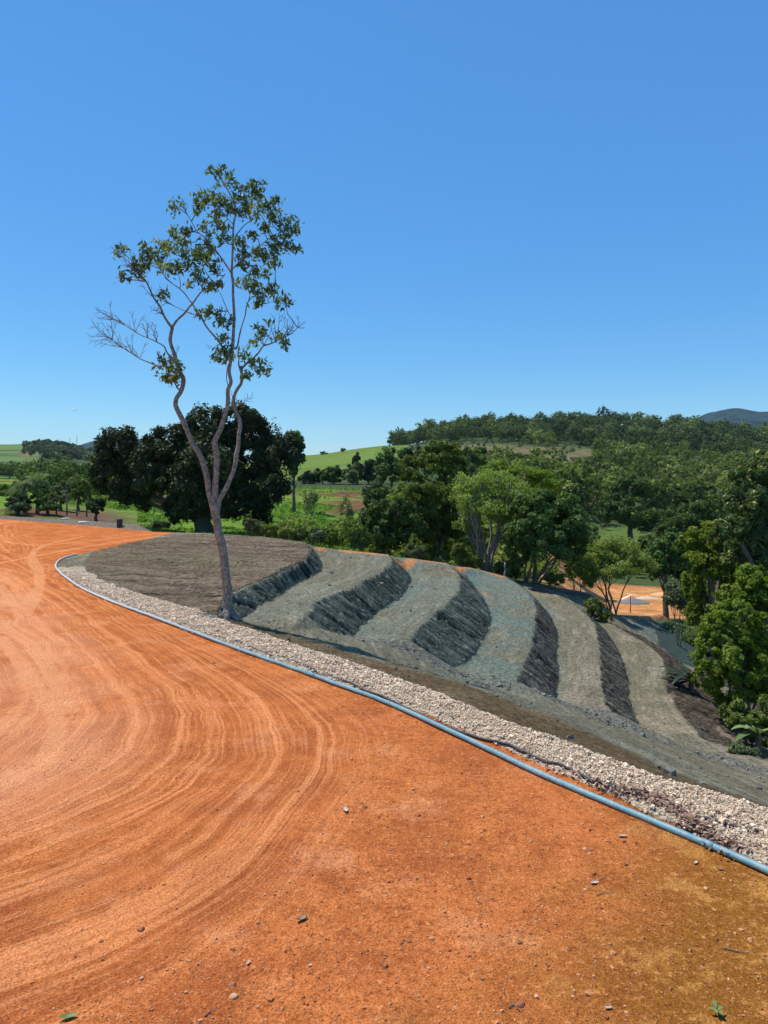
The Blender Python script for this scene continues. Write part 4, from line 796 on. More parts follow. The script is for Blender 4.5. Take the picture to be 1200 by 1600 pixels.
def big_leaf_plant(u, vb, D, specs, label, name, mat, seed):
    """long blade leaves: (azimuth, length, rise, droop, width)"""
    base = P(u, vb, D); base.z = gz(base.x, base.y); root = empty(name, base, label, 'plant'); rs = np.random.RandomState(seed)
    st = MB(); st.tube([(0, 0, -.2), (0, 0, .5)], [.12, .08], 8, .1); st.build('stem', bark, root)
    for (az, L, rise, droop, wd) in specs:
        m = MB(); n = 12; side = Vector((-math.sin(az), math.cos(az), 0)); rows = []
        for i in range(n + 1):
            t = i / n; c = Vector((math.cos(az) * L * t, math.sin(az) * L * t, .45 + rise * L * t - droop * L * t * t)); ww = wd * math.sin(math.pi * min(1, t * .93 + .05)) ** .8
            rows.append((c - side * ww + Vector((0, 0, ww * .35)), c, c + side * ww + Vector((0, 0, ww * .35))))
        for i in range(n + 1): m.V += list(rows[i])
        for i in range(n):
            for k in (0, 1): a = i * 3 + k; m.Q.append((a, a + 1, a + 4, a + 3))
        o = m.build("leaf", mat, root)
        at = o.data.attributes.new('rnd', 'FLOAT', 'FACE'); at.data.foreach_set('value', np.full(len(o.data.polygons), rs.uniform(0, 1), np.float32))
big_leaf_plant(1080, 1045, 27.5, [(math.pi + a, L, r_, d_, .11) for a, L, r_, d_ in ((-.15,1.25,.9,.55),(.1,1.35,.6,.6),(.3,1.35,.3,.5),(-.3,1.3,.05,.35),(.2,1.1,-.15,.2),(.6,1.2,.8,.8),(-.7,1.1,.7,.6),(.9,1.0,1.1,.7),(1.6,.8,1.3,.7),(3.0,.9,1.2,.8),(-1.4,.9,1.0,.6))], 'dark plant with long drooping fronds at the foot of the lowest terrace', 'frond_plant', L_cyc, 1)
big_leaf_plant(1185, 1128, 21.6, [(math.pi + a, L, r_, d_, .14) for a, L, r_, d_ in ((-.2,.75,.9,.75),(.2,.8,.5,.7),(.5,.6,1.3,.8),(1.4,.5,1.4,.8),(-.9,.6,1.1,.9),(2.4,.6,1.2,.9))], 'banana plant with broad bright leaves at the right edge', 'banana_plant', L_palm, 2)
big_leaf_plant(1098, 968, 30.5, [(math.pi / 2 + a, L, r_, d_, .07) for a, L, r_, d_ in ((-.2,.9,1.6,.4),(.4,.8,1.5,.5),(1.3,.8,1.2,.6),(-1.2,.8,1.2,.6),(2.5,.7,1.2,.5))], 'bright upright bladed plant above the dark frond plant', 'blade_plant', L_bright, 3)
# ---- woods on the far hills: nobody could count them
def wood(name, label, n, region, hmin, hmax, cards, card, mat, seed, dens=None):
    rs = np.random.RandomState(seed); Vs, Qs, Rn = [], [], []; nb = 0; k = 0; tries = 0
    protos = []
    for i in range(7):
        lb = [(0, 0, .62, .42, .42, .34), (rs.uniform(-.2, .2), rs.uniform(-.2, .2), .78, .28, .28, .22), (rs.uniform(-.3, .3), rs.uniform(-.3, .3), .5, .3, .3, .25)]
        protos.append(lobe_points(lb, cards, rs, .34, .8, 16))
    while k < n and tries < n * 30:
        tries += 1; u = rs.uniform(region[0], region[1]); D = math.exp(rs.uniform(math.log(region[2]), math.log(region[3]))); x = (u - 600) / F * D
        if dens and not dens(u, D, rs): continue
        z = float(far_h(np.array([x]), np.array([D]))[0]); h = rs.uniform(hmin, hmax) * (.75 + .5 * rs.uniform() ** 2); wd = h * rs.uniform(.75, 1.15)
        C, rn, od = protos[rs.randint(7)]; a = rs.uniform(0, 6.28); ca, sa = math.cos(a), math.sin(a)
        X = np.stack([(C[:, 0] * ca - C[:, 1] * sa) * wd + x, (C[:, 0] * sa + C[:, 1] * ca) * wd + D, C[:, 2] * h + z - h * .12], 1)
        OD = np.stack([od[:, 0] * ca - od[:, 1] * sa, od[:, 0] * sa + od[:, 1] * ca, od[:, 2]], 1); V, Q = leaf_quads(X, card * h / ((hmin + hmax) / 2), rs, 1.4, .1, OD, 2.2); Vs.append(V); Qs.append(Q + nb); nb += len(V); Rn.append(np.clip(rs.uniform(0, .9) ** 1.5 + rn * .15 + rs.uniform(-.05, .15, len(rn)), 0, .93)); k += 1
    o = mesh_np(name, np.concatenate(Vs), np.concatenate(Qs), mat, None, fattrs={'rnd': np.concatenate(Rn)}, smooth=False); tag(o, label, kind='stuff'); return o
L_for = leaf_mat('leaf_forest', (.036, .056, .013), (.185, .220, .050), (.22, .24, .08), .28, .7, .05)
L_fordark = leaf_mat('leaf_forest_dark', (.018, .032, .012), (.135, .165, .050), None, .2, .7, .05)
L_scrub = leaf_mat('leaf_scrub', (.075, .090, .034), (.155, .165, .070), (.22, .19, .09), .3, .7, .05)
wood('forest_ridge', 'dark forest covering the upper hill ridge at the right', 1450, (615, 1500, 500, 760), 8, 18, 360, 1.15, L_fordark, 301,
     lambda u, D, rs: D > 500 + max(0, (680 - u)) * 1.2 and not (u < 640 and D < 560))
wood('forest_slope', 'mixed green forest covering the lower hillside at the right', 1450, (770, 1500, 190, 520), 5, 12, 330, .85, L_for, 302,
     lambda u, D, rs: not (u < 925 and D > 330 and D < 480) and not (1010 < u < 1150 and 250 < D < 325 and rs.uniform() < .85) and not (u < 850 and D < 240 and rs.uniform() < .5) and not (930 < u < 1000 and D < 205) and not (905 < u < 940 and D < 260))
wood('scrub', 'thin brownish scrub on the hillside clearings', 420, (690, 1180, 180, 500), 1.8, 4.0, 60, .8, L_scrub, 303)
wood('valley_undergrowth', 'green undergrowth of bushes in the valley between the terraces and the hill', 760, (600, 1500, 52, 200), 1.8, 4.8, 260, .42, L_mid, 304,
     lambda u, D, rs: not (845 < u < 1075 and D < 92) and not (925 < u < 1005 and 125 < D < 205) and not (u < 700 and D > 110))
wood('hedge_growth', 'green bushes growing along the far rim of the terraces', 85, (420, 860, 43.5, 56), .9, 2.4, 420, .19, L_light, 305, lambda u, D, rs: (u > 560 or rs.uniform() < .6) and D > 42.5 + max(0, u - 700) * .03)
wood('left_woods', 'dark woods on the distant hills at the left', 700, (35, 330, 750, 1700), 6, 11, 90, 2.0, L_fordark, 306, lambda u, D, rs: (50 < u < 130 and D > 1000) or rs.uniform() < .18)
wood('left_thicket', 'thicket of bushes at the foot of the left hills', 220, (-60, 240, 90, 420), 3, 7, 380, .42, L_mid2, 307, lambda u, D, rs: not (u < 40 and D < 200))
wood('forest_edge', 'undergrowth on the slope at the right below the tall trees', 90, (1080, 1400, 30, 60), 2, 4.5, 500, .26, L_mid, 308)
# grass on the field
def grass(name, label, n, region, h, mat, seed):
    rs = np.random.RandomState(seed); u = rs.uniform(region[0], region[1], n); D = np.exp(rs.uniform(math.log(region[2]), math.log(region[3]), n)); x = (u - 600) / F * D
    keep = fbm(x, D, 5, 3, 90) + .5 * fbm(x, D, 1.2, 2, 91) > -.1; keep &= (sstep(fbm(x, D, 30, 4, 81) + .5 * fbm(x, D, 6, 4, 80) + .10 * np.exp(-((u - 490) / 90) ** 2 - ((D - 95) / 40) ** 2), .18, .36) < .5) & ~((np.abs(u - 555) < 58) & (np.abs(D - 130) < 9) & (fbm(x, D, 6, 4, 80) > -.2)) & ~((np.abs(u - 155) < 60) & (np.abs(D - 68) < 14)); x, D = x[keep], D[keep]; z = far_h(x, D) + h * .3
    C = np.stack([x, D, z], 1); V, Q = leaf_quads(C, h, rs, 1.6, -1.0); o = mesh_np(name, V, Q, mat, fattrs={'rnd': rs.uniform(0, 1, len(C))}, smooth=False); tag(o, label, kind='stuff')
grass('grass', 'bright green rough grass on the field behind the yard', 60000, (60, 640, 46, 150), .42, L_grass, 320)
# ------------------------------------------------------------------ pipe, hoses, loose stones and small things
def lay(pts, r, lift=0.0): return [Vector((p[0], p[1], (near_z(p[0], p[1]) or 0) + r + lift)) for p in pts]
pipe_mat, nt, b = new_mat('blue_plastic', .5, .3)
c = mixc(nt, ramp(nt, noisev(nt, 2.2, 5, .65), .42, .62), (.07, .24, .31), (.13, .31, .36)); c = mixc(nt, ramp(nt, noisev(nt, 26, 4, .7), .42, .68, 0, .7), c, (.40, .34, .27))
geo = nt.nodes.new('ShaderNodeNewGeometry'); sp_ = nt.nodes.new('ShaderNodeSeparateXYZ'); nt.links.new(geo.outputs['Position'], sp_.inputs[0])
c = mixc(nt, ramp(nt, sp_.outputs[0], -1.5, -6.5, 0, .75), c, (.55, .57, .55)); nt.links.new(c, b.inputs['Base Color'])
line = smooth_path([(p[0], p[1], 0) for p in [pipe_line[1], pipe_line[3]] + pipe_w], 8)
line = [Vector(p) for p in resample([tuple(p) for p in line], .12)]
pp = lay(line, .029, .004)
for i, p in enumerate(pp): p.z = (p.z + pp[max(0, i - 4)].z + pp[min(len(pp) - 1, i + 4)].z) / 3 + .004 * math.sin(i * .13)
root = empty('water_pipe', pp[60], 'long light blue plastic pipe curving along the edge of the orange yard', 'pipe')
mb = MB(); mb.tube([p - root.location for p in pp], .03, 14); mb.build('pipe_run', pipe_mat, root)
for k in (28, 78, 128, 190):
    p, q = pp[k], pp[k + 2]; mb = MB(); mb.tube([p - root.location, p.lerp(q, .5) - root.location, q - root.location], .034, 14); mb.build('pipe_joint', pipe_mat, root)
black = simple_mat('black_rubber', (.02, .02, .02), (.06, .05, .045), 30, .6, 0, .4)
greyh = simple_mat('grey_rubber', (.10, .09, .08), (.20, .17, .14), 30, .7, 0, .3)
def hose(px, r, mat, label, wob=.02, ext=None, rs=np.random.RandomState(3)):
    pts = [G(u, v, z) for u, v, z in px]
    if ext: a = Vector(pts[0]); d_ = (a - Vector(pts[1])).normalized(); pts = [tuple(a + d_ * ext), tuple(a + d_ * ext * .5)] + pts
    L = smooth_path(pts, 8); L = [Vector((p.x + wob * mnoise.noise(p * .9), p.y + wob * mnoise.noise(p * .9 + Vector((9, 3, 1))), 0)) for p in L]
    q = lay(L, r, .006); o = MB(); root = q[len(q) // 2].copy(); o.tube([p - root for p in q], r, 8); ob = o.build('hose', mat); ob.location = root; tag(ob, label, 'hose')
hose([(1215,1312,0),(1150,1300,0),(1107,1287,0),(1060,1270,0),(1013,1253,0),(967,1241,0),(920,1224,0),(890,1212,0),(833,1190,0),(800,1176,0),(720,1144,0),(650,1115,0),(560,1078,0),(450,1037,0),(397,1019,0),(340,998,0)], .016, black, 'thin black hose lying between the blue pipe and the pale gravel', .10, 3)
hose([(980,1200,0),(943,1187,0),(888,1168,0),(840,1152,0),(812,1138,0),(760,1117,0),(690,1091,0),(639,1073,0),(595,1056,0),(550,1040,0),(500,1020,0),(452,1002,0)], .010, greyh, 'thin grey hose along the upper side of the gravel strip', .08)
# loose stones of the gravel strip
def stone_proto(rs, k=1):
    V = np.array([(-1,0,0),(1,0,0),(0,-1,0),(0,1,0),(0,0,-1),(0,0,1),(.7,.7,.5),(-.7,.6,.5),(.6,-.7,.4),(-.6,-.7,.5)], float)
    return V
OCT_V = np.array([(.5,.5,-.5),(-.5,.5,-.5),(-.5,-.5,-.5),(.5,-.5,-.5),(.34,.36,.5),(-.38,.32,.5),(-.3,-.38,.5),(.36,-.3,.5)]); OCT_F = np.array([(3,2,1,0),(4,5,6,7),(0,1,5,4),(1,2,6,5),(2,3,7,6),(3,0,4,7)])
def scatter(name, label, pts, size, mat, rs, flat=.6, kind='stuff', elong=1.0):
    n = len(pts); s = size if hasattr(size, '__len__') else np.full(n, size); s = s * rs.uniform(.5, 1.5, n) ** 1.2
    V = OCT_V[None] + rs.uniform(-.16, .16, (n, 8, 3)); V = V * (s[:, None] * np.stack([np.ones(n) * elong, rs.uniform(.6, 1, n), flat * rs.uniform(.6, 1.2, n)], 1))[:, None]
    a, t = rs.uniform(0, 6.28, n), rs.normal(size=n) * .5; ca, sa, ct, st_ = np.cos(a), np.sin(a), np.cos(t), np.sin(t)
    x, y, z = V[..., 0], V[..., 1], V[..., 2]; y, z = y * ct[:, None] - z * st_[:, None], y * st_[:, None] + z * ct[:, None]
    x, y = x * ca[:, None] - y * sa[:, None], x * sa[:, None] + y * ca[:, None]
    W = np.stack([x, y, z], 2) + pts[:, None]; Fc = OCT_F[None] + (np.arange(n) * 8)[:, None, None]
    o = mesh_np(name, W.reshape(-1, 3), Fc.reshape(-1, 4), mat, fattrs={'rnd': np.repeat(rs.uniform(0, 1, n), 6)}, smooth=False); return tag(o, label, kind=kind)
def zs(x, y): return np.array([near_z(a, b_) if near_z(a, b_) is not None else -9 for a, b_ in zip(x, y)])
def rnd_mat(name, cols, rough=.9, bump=.004):
    m, nt, b = new_mat(name, rough, .15); r = nt.nodes.new('ShaderNodeValToRGB'); nt.links.new(attr(nt, 'rnd'), r.inputs[0]); e = r.color_ramp.elements
    e[0].color = (*cols[0], 1); e[1].color = (*cols[-1], 1)
    for i, c_ in enumerate(cols[1:-1]): q = e.new((i + 1) / (len(cols) - 1)); q.color = (*c_, 1)
    c_ = mixc(nt, 1.0, r.outputs[0], mixc(nt, ramp(nt, noisev(nt, 60, 3, .6), .3, .7), (.7, .7, .7), (1.25, 1.25, 1.25)), 'MULTIPLY'); nt.links.new(c_, b.inputs['Base Color']); return m
gravel_mat = rnd_mat('gravel', [(.50,.33,.21),(.64,.48,.33),(.74,.59,.42),(.82,.68,.49),(.58,.42,.28),(.78,.63,.45)])
rs = np.random.RandomState(77); n0 = 760000
x = rs.uniform(-10.5, 8, n0); y = rs.uniform(1.5, 23.5, n0)
dp = sdist(x, y, pl2) * sgn; dg = sdist(x, y, gl2) * sgn; wy = 0.02 + 0.20 * sstep(x, -1.5, 1.5) * (1 - .6 * sstep(x, 2.2, 2.6))
m = (dp > wy - .03 + .05 * fbm(x, y, .5, 2, 5)) & (dg < .07 + .12 * fbm(x, y, .6, 2, 6)) & (dp < 3) & (rs.uniform(0, 1, len(x)) < .25 + .75 * sstep(dp, wy, wy + .25 + .15 * fbm(x, y, .4, 2, 8))); x, y = x[m], y[m]
z = zs(x, y); D = y
size = np.clip(.011 + .0007 * D, .011, .025) * rs.choice([.7, 1, 1.5, 2.1], len(x), p=[.42, .38, .17, .03])
scatter('gravel', 'pale broken stone spread in a strip along the blue pipe', np.stack([x, y, z + .008 + rs.uniform(0, .03, len(x))], 1), size, gravel_mat, rs)
# clods on the grey shoulder, the terraces and the banks
soil_mat = rnd_mat('clod', [(.085,.078,.062),(.16,.15,.125),(.20,.19,.16),(.12,.125,.105)])
x = rs.uniform(-6, 13, 60000); y = rs.uniform(5, 36, 60000); ds = np.abs(sdist(x, y, shoulder)); dg = sdist(x, y, gl2) * sgn
keep = (dg > .1) & ((rs.uniform(0, 1, len(x)) < .55 * np.exp(-(ds / .6) ** 2)) | (rs.uniform(0, 1, len(x)) < .02)); x, y = x[keep], y[keep]; z = zs(x, y); k = z > -8
scatter('clods', 'grey crumbs of soil along the shoulder of the terraces', np.stack([x, y, z + .012], 1)[k], rs.choice([.025, .04, .07, .12], k.sum(), p=[.5, .35, .13, .02]), soil_mat, rs)
omat = rnd_mat('orange_clod', [(.30,.085,.03),(.50,.20,.08),(.62,.32,.15),(.20,.06,.025)])
x = rs.uniform(-6, 4, 26000); y = rs.exponential(3.5, 26000) + 3.8; dp = sdist(x, y, pl2) * sgn; ts_ = fs(x, y)
keep = (dp < -.03) & ((ts_ > 4.2) | (rs.uniform(0, 1, len(x)) < .12)) & (y < 16); x, y = x[keep], y[keep]
scatter('soil_crumbs', 'small crumbs of orange soil on the yard', np.stack([x, y, zs(x, y) + .002], 1), rs.choice([.006, .010, .016, .028], len(x), p=[.6, .28, .105, .015]), omat, rs)
# dry leaves gathered against the hose
dry = rnd_mat('dry_leaf', [(.08,.04,.03),(.22,.12,.08),(.40,.26,.19),(.14,.07,.05)])
def drift(n, cx, sx, rs):
    t = rs.normal(cx, sx, n); L = [G(u, v) for u, v in ((800,1177),(890,1213),(967,1243),(1013,1256),(1060,1276),(1090,1305),(1130,1330),(1160,1345))]
    i = np.clip(t * (len(L) - 1), 0, len(L) - 1.001); a = np.array(L)[i.astype(int)]; b_ = np.array(L)[i.astype(int) + 1]; p = a + (b_ - a) * (i - i.astype(int))[:, None]
    p[:, 0] += rs.normal(size=n) * .055; p[:, 1] += rs.normal(size=n) * .055; p[:, 2] = zs(p[:, 0], p[:, 1]) + rs.uniform(.01, .05, n); return p
pts = np.concatenate([drift(480, .40, .14, rs), drift(420, .66, .11, rs), drift(200, .86, .06, rs)])
V, Q = leaf_quads(pts, .075, rs, 2.6, 0); V = V.reshape(-1, 4, 3); V[..., 2] = (V[..., 2] - pts[:, None, 2]) * .45 + pts[:, None, 2]
o = mesh_np('leaf_litter', V.reshape(-1, 3), Q, dry, fattrs={'rnd': rs.uniform(0, 1, len(Q))}, smooth=False); tag(o, 'dry brown leaves gathered against the black hose on the gravel', kind='stuff')
# single things on the yard
pale_leaf = simple_mat('pale_dry_leaf', (.40, .30, .24), (.52, .43, .36), 30, .7)
brown_leaf = simple_mat('brown_dry_leaf', (.16, .09, .06), (.30, .20, .14), 30, .7)
green_leaf = simple_mat('small_green_leaf', (.09, .15, .04), (.17, .24, .08), 30, .5)
dk_stone = simple_mat('dark_stone', (.16, .06, .03), (.36, .14, .07), 40, .9); or_stone = simple_mat('orange_stone', (.45, .22, .12), (.62, .40, .26), 40, .9)
def ground_pt(u, v): p = G(u, v); return Vector((p[0], p[1], near_z(p[0], p[1]) or 0))
def fallen_leaf(u, v, L, az, label, mat, curl=.3):
    m = MB(); n = 6; d_ = Vector((math.cos(az), math.sin(az), 0)); s_ = Vector((-math.sin(az), math.cos(az), 0)); rows = []
    for i in range(n + 1):
        t = i / n - .5; w_ = L * .19 * math.cos(t * math.pi) ** .7 + .001; h = L * curl * (t * t * 2.2) + .006; c_ = d_ * (t * L) + Vector((0, 0, h)); rows += [c_ - s_ * w_ + Vector((0, 0, w_ * .7)), c_, c_ + s_ * w_ + Vector((0, 0, w_ * .7))]
    m.V = rows
    for i in range(n):
        for k_ in (0, 1): a_ = i * 3 + k_; m.Q.append((a_, a_ + 1, a_ + 4, a_ + 3))
    o = m.build('fallen_leaf', mat); o.location = ground_pt(u, v); tag(o, label, 'leaf', 'fallen leaves on the orange yard')
fallen_leaf(972, 1308, .085, .1, 'pale curled fallen leaf nearest the blue pipe on the orange dirt', pale_leaf)
fallen_leaf(929, 1381, .075, .2, 'greyish fallen leaf below the two small pale stones', pale_leaf)
fallen_leaf(1087, 1350, .06, .8, 'small pale leaf just below the blue pipe shadow', pale_leaf)
fallen_leaf(1125, 1359, .055, -.2, 'small reddish leaf near the right end of the pipe shadow', brown_leaf)
fallen_leaf(978, 1351, .05, .3, 'faint orange brown leaf left of the pipe shadow', brown_leaf)
fallen_leaf(540, 1268, .11, 1.8, 'slim pale leaf near the outermost tyre track', pale_leaf)
fallen_leaf(471, 1439, .10, .7, 'dark folded leaf on the orange dirt at lower middle', brown_leaf, .5)
fallen_leaf(388, 1506, .045, 1.2, 'tiny grey leaf left of the flat orange stone', pale_leaf)
fallen_leaf(484, 1509, .03, .4, 'tiny pale flake right of the tiny grey leaf', pale_leaf)
fallen_leaf(950, 1578, .05, .1, 'small grey leaf near the bottom edge left of the seedling', pale_leaf)
fallen_leaf(107, 1591, .10, .3, 'green and yellow leaf at the bottom left corner of the yard', green_leaf)
fallen_leaf(221, 1530, .03, 1.0, 'tiny grey leaf at lower left of the yard', pale_leaf)
def stone(u, v, s_, label, mat, seed, fl=.6):
    import bmesh
    rs_ = np.random.RandomState(seed); bm = bmesh.new(); bmesh.ops.create_icosphere(bm, subdivisions=2, radius=s_ / 2)
    for q in bm.verts: q.co *= 1 + .35 * mnoise.noise(q.co * (2.2 / s_) + Vector((seed, 0, 0))); q.co.z *= fl
    me = bpy.data.meshes.new('stone'); bm.to_mesh(me); bm.free(); me.materials.append(mat); o = bpy.data.objects.new('stone', me); COL.objects.link(o)
    o.location = ground_pt(u, v) + Vector((0, 0, s_ * fl * .12)); tag(o, label, 'stone', 'loose stones on the orange yard')
for a_ in ((914,1327,.04,'pale orange stone, upper of the two lying close together',or_stone,1),(921,1334,.03,'small dull stone just below the pale orange stone',or_stone,2),(914,1391,.025,'small stone left of the greyish fallen leaf',or_stone,3),
           (365,1558,.05,'flat orange stone near the bottom of the yard',or_stone,4),(220,1453,.05,'dark red clod at lower left in the tyre tracks',dk_stone,5),(158,1471,.03,'small dark clod left of the dark red clod',dk_stone,6),
           (627,1474,.035,'dark clod, left one of the pair at lower middle',dk_stone,7),(638,1471,.035,'dark clod, right one of the pair at lower middle',dk_stone,8),(811,1472,.045,'lone dark clod in the middle of the rough soil',dk_stone,9),
           (813,1571,.055,'dark clod by a twig near the bottom edge',dk_stone,10),(910,1218,.0,'',dk_stone,0)):
    if a_[2]: stone(*a_)
def stick(px, r, label, mat=twig_mat, name='twig', cat='twig', lift=.006):
    q = [ground_pt(u, v) + Vector((0, 0, r + lift)) for u, v in px]; q = smooth_path(q, 4); c0 = q[len(q) // 2].copy(); m = MB(); m.tube([p - c0 for p in q], [r * (1.2 - .7 * i / len(q)) for i in range(len(q))], 6, .2); o = m.build(name, mat); o.location = c0; tag(o, label, cat, 'twigs on the orange yard' if name == 'twig' else None)
stick([(742,1398),(745,1408),(752,1414)], .004, 'short curved twig at the middle of the rough soil')
stick([(1130,1482),(1155,1488),(1172,1490)], .004, 'long thin twig at the lower right of the yard')
stick([(795,1577),(802,1572),(812,1582)], .004, 'bent twig beside the dark clod at the bottom edge')
stick([(932,1400),(945,1396),(960,1396)], .003, 'hair thin twig below the greyish fallen leaf')
stick([(930,1378),(940,1374),(946,1371)], .003, 'tiny stalk touching the greyish fallen leaf')
stick([(320,1590),(328,1583),(338,1578)], .003, 'small straw at the bottom left of the yard')
# seedling
base = ground_pt(1117, 1588); root = empty('seedling', base, 'small green seedling growing from the ochre dirt at the lower right', 'plant'); m = MB(); m.tube([(0, 0, -.01), (.01, 0, .03), (.008, 0, .06)], [.003, .0025, .002], 6); m.build('stem', green_leaf, root)
for az, L, r_ in ((.3, .05, .5), (2.8, .045, .4), (1.5, .05, .8), (4.4, .04, .5), (5.3, .05, .3)):
    m = MB(); d_ = Vector((math.cos(az), math.sin(az), r_)); s_ = Vector((-math.sin(az), math.cos(az), 0)) * L * .28; o0 = Vector((.008, 0, .03 + .02 * r_)); rows = []
    for i in range(5): t = i / 4; w_ = math.sin(math.pi * min(1, .05 + t * .95)); c_ = o0 + d_ * (L * t) - Vector((0, 0, L * .4 * t * t)); rows += [c_ - s_ * w_, c_ + s_ * w_]
    m.V = rows; m.Q = [(2 * i, 2 * i + 1, 2 * i + 3, 2 * i + 2) for i in range(4)]; m.build('leaf', green_leaf, root)
# short stake and dead wood
def world_stick(p0, p1, r, name, cat, label, mat): 
    p0, p1 = Vector(p0), Vector(p1); m = MB(); n = 7; m.tube([(p1 - p0) * (i / n) + Vector((.3 * r * math.sin(i * 2.1), 0, .3 * r * math.cos(i * 1.7))) for i in range(n + 1)], [r * (1 - .35 * i / n) for i in range(n + 1)], 8, .25); o = m.build(name, mat); o.location = p0; tag(o, label, cat)
g = ground_pt(325, 962); world_stick(g - Vector((0, 0, .1)), g + Vector((0.01, 0, .10)), .018, 'stake', 'stake', 'short dark wooden stake beside the foot of the slender tree', bark)
p = P(1107, 1064, 25.2); q = P(1131, 1040, 25.2); world_stick(p, q, .05, 'dead_branch', 'branch', 'bare grey dead branch poking out of the bright bush', bark_pale)
p = P(1120, 1132, 22.6); p.z = gz(p.x, p.y) + .08; q = P(1162, 1146, 21.6); q.z = gz(q.x, q.y) + .12; world_stick(p, q, .10, 'root_stump', 'root', 'torn root lying on the brown bank at the right', bark)
p = P(789, 903, 43); p.z = gz(p.x, p.y); world_stick(p - Vector((0, 0, .2)), p + Vector((0, 0, .8)), .07, 'short_post', 'post', 'short pale post behind the third terrace', simple_mat('concrete', (.22, .19, .15), (.34, .30, .24), 20))
p = P(985, 944, 56); p.z = gz(p.x, p.y); world_stick(p - Vector((0, 0, .2)), p + Vector((0, 0, 1.35)), .045, 'stake_post', 'post', 'thin wooden post standing on the orange clearing', bark)
# sand heaps and tarpaulin on the orange clearing
def heap(u, v, D, wd, h, label, name, mat, seed, cat='heap', dy=.7):
    c_ = P(u, v, D); c_.z = gz(c_.x, c_.y); n = 26; k_ = 9; V, Q = [], []
    for i in range(k_ + 1):
        for j in range(n):
            a_ = 6.283 * j / n; t = i / k_; r_ = wd / 2 * t * (1 + .16 * mnoise.noise(Vector((math.cos(a_) * 1.5, math.sin(a_) * 1.5, seed)))); x_, y_ = r_ * math.cos(a_), r_ * math.sin(a_) * dy
            V.append((x_, y_, h * (1 - t) ** .85 * (1 + .1 * mnoise.noise(Vector((x_, y_, seed)))) + gz(c_.x + x_, c_.y + y_) - c_.z - (.12 if i == k_ else 0)))
    for i in range(k_):
        for j in range(n): Q.append((i * n + j, i * n + (j + 1) % n, (i + 1) * n + (j + 1) % n, (i + 1) * n + j))
    o = mesh_np(name, np.array(V), np.array(Q), mat); o.location = c_; tag(o, label, cat)
grit = simple_mat('grey_grit', (.13, .13, .13), (.22, .22, .22), 9, .95, .03); sandm = simple_mat('pale_sand', (.46, .34, .22), (.60, .48, .34), 6, .95, .03)
heap(990, 924, 66, 3.2, .5, 'cone of dark grey grit on the orange clearing', 'grit_heap', grit, 1)
heap(1012, 921, 70, 2.6, .32, 'pale sand heap right of the dark grit heap', 'sand_heap', sandm, 2)
heap(1032, 917, 74, 2.2, .3, 'small orange sand heap at the right of the clearing', 'sand_heap', simple_mat('orange_sand', (.60, .30, .14), (.70, .42, .22), 6, .95, .03), 3)
c_ = P(988, 916, 64.6); c_.z = gz(c_.x, c_.y) + .12; V, Q = [], []
for i in range(11):
    for j in range(5):
        x_, y_ = -.9 + i * .15, -.10 + j * .05; zz = .6 * max(0, 1 - abs(x_ - .1) / 1.7) + .05 * mnoise.noise(Vector((x_ * 3, y_ * 3, 0))); V.append((x_, y_ + .3 * x_, zz + .07))
for i in range(10):
    for j in range(4): a_ = i * 5 + j; Q.append((a_, a_ + 5, a_ + 6, a_ + 1))
o = mesh_np('tarpaulin', np.array(V), np.array(Q), simple_mat('white_sheet', (.70, .72, .72), (.82, .82, .80), 3, .5)); o.location = c_ + Vector((-.1, .2, .08)); tag(o, 'white plastic sheet thrown over the dark grit heap', 'tarpaulin')
# black box and white debris by the berm
p = P(187, 826, 43.2); p.z = gz(p.x, p.y)
root = empty('drain_box', p, 'small black box standing against the end of the grey berm', 'box'); m = MB(); m.box((0, 0, .2), (.26, .24, .46)); m.build('box_body', black, root, smooth=False); m = MB(); m.box((0, 0, .45), (.30, .28, .035)); m.build('lid', black, root, smooth=False)
white = simple_mat('white_plastic', (.62, .62, .60), (.80, .80, .78), 8, .6)
for (u, v, L, az, lb) in ((103,816,.5,.3,'crumpled white scrap at the foot of the grey berm'),(131,820,.7,-.2,'long white pipe offcut lying at the foot of the berm, right of the white scrap')):
    g = P(u, v, G(u, v)[1]); g.z = gz(g.x, g.y); m = MB(); m.tube([(-L / 2 * math.cos(az), -L / 2 * math.sin(az), .05), (0, 0, .07), (L / 2 * math.cos(az), L / 2 * math.sin(az), .05)], [.05, .06, .05], 8, .3); o = m.build('plastic_scrap', white); o.location = g; tag(o, lb, 'scrap')
# wire fence with wooden posts above the field
post_m = simple_mat('fence_wood', (.10, .085, .07), (.20, .17, .14), 12)
def wire_fence(pts, step, h, label, r=.07):
    root = empty('wire_fence', pts[0], label, 'fence'); L = resample([tuple(p) for p in pts], step); tops = []
    for p in L:
        z_ = gz(p[0], p[1]); b_ = Vector((p[0], p[1], z_)) - root.location; m = MB(); m.tube([b_ - Vector((0, 0, .2)), b_ + Vector((.02, 0, h * .5)), b_ + Vector((0, 0, h))], [r, r * .9, r * .8], 6, .15); m.build('post', post_m, root); tops.append(b_)
    m = MB()
    for f in (.35, .65, .92): m.tube([t_ + Vector((0, 0, h * f)) for t_ in tops], .012, 4)
    m.build('wire', greyh, root)
wire_fence([P(88, 793, 64), P(120, 781, 66), P(150, 772, 68)], 1.1, 1.5, 'dark post fence climbing the earth cut at the left')
wire_fence([P(470, 757, 141), P(540, 757, 141), P(600, 757, 141)], 2.6, 1.5, 'far wire fence along the top of the bare field')
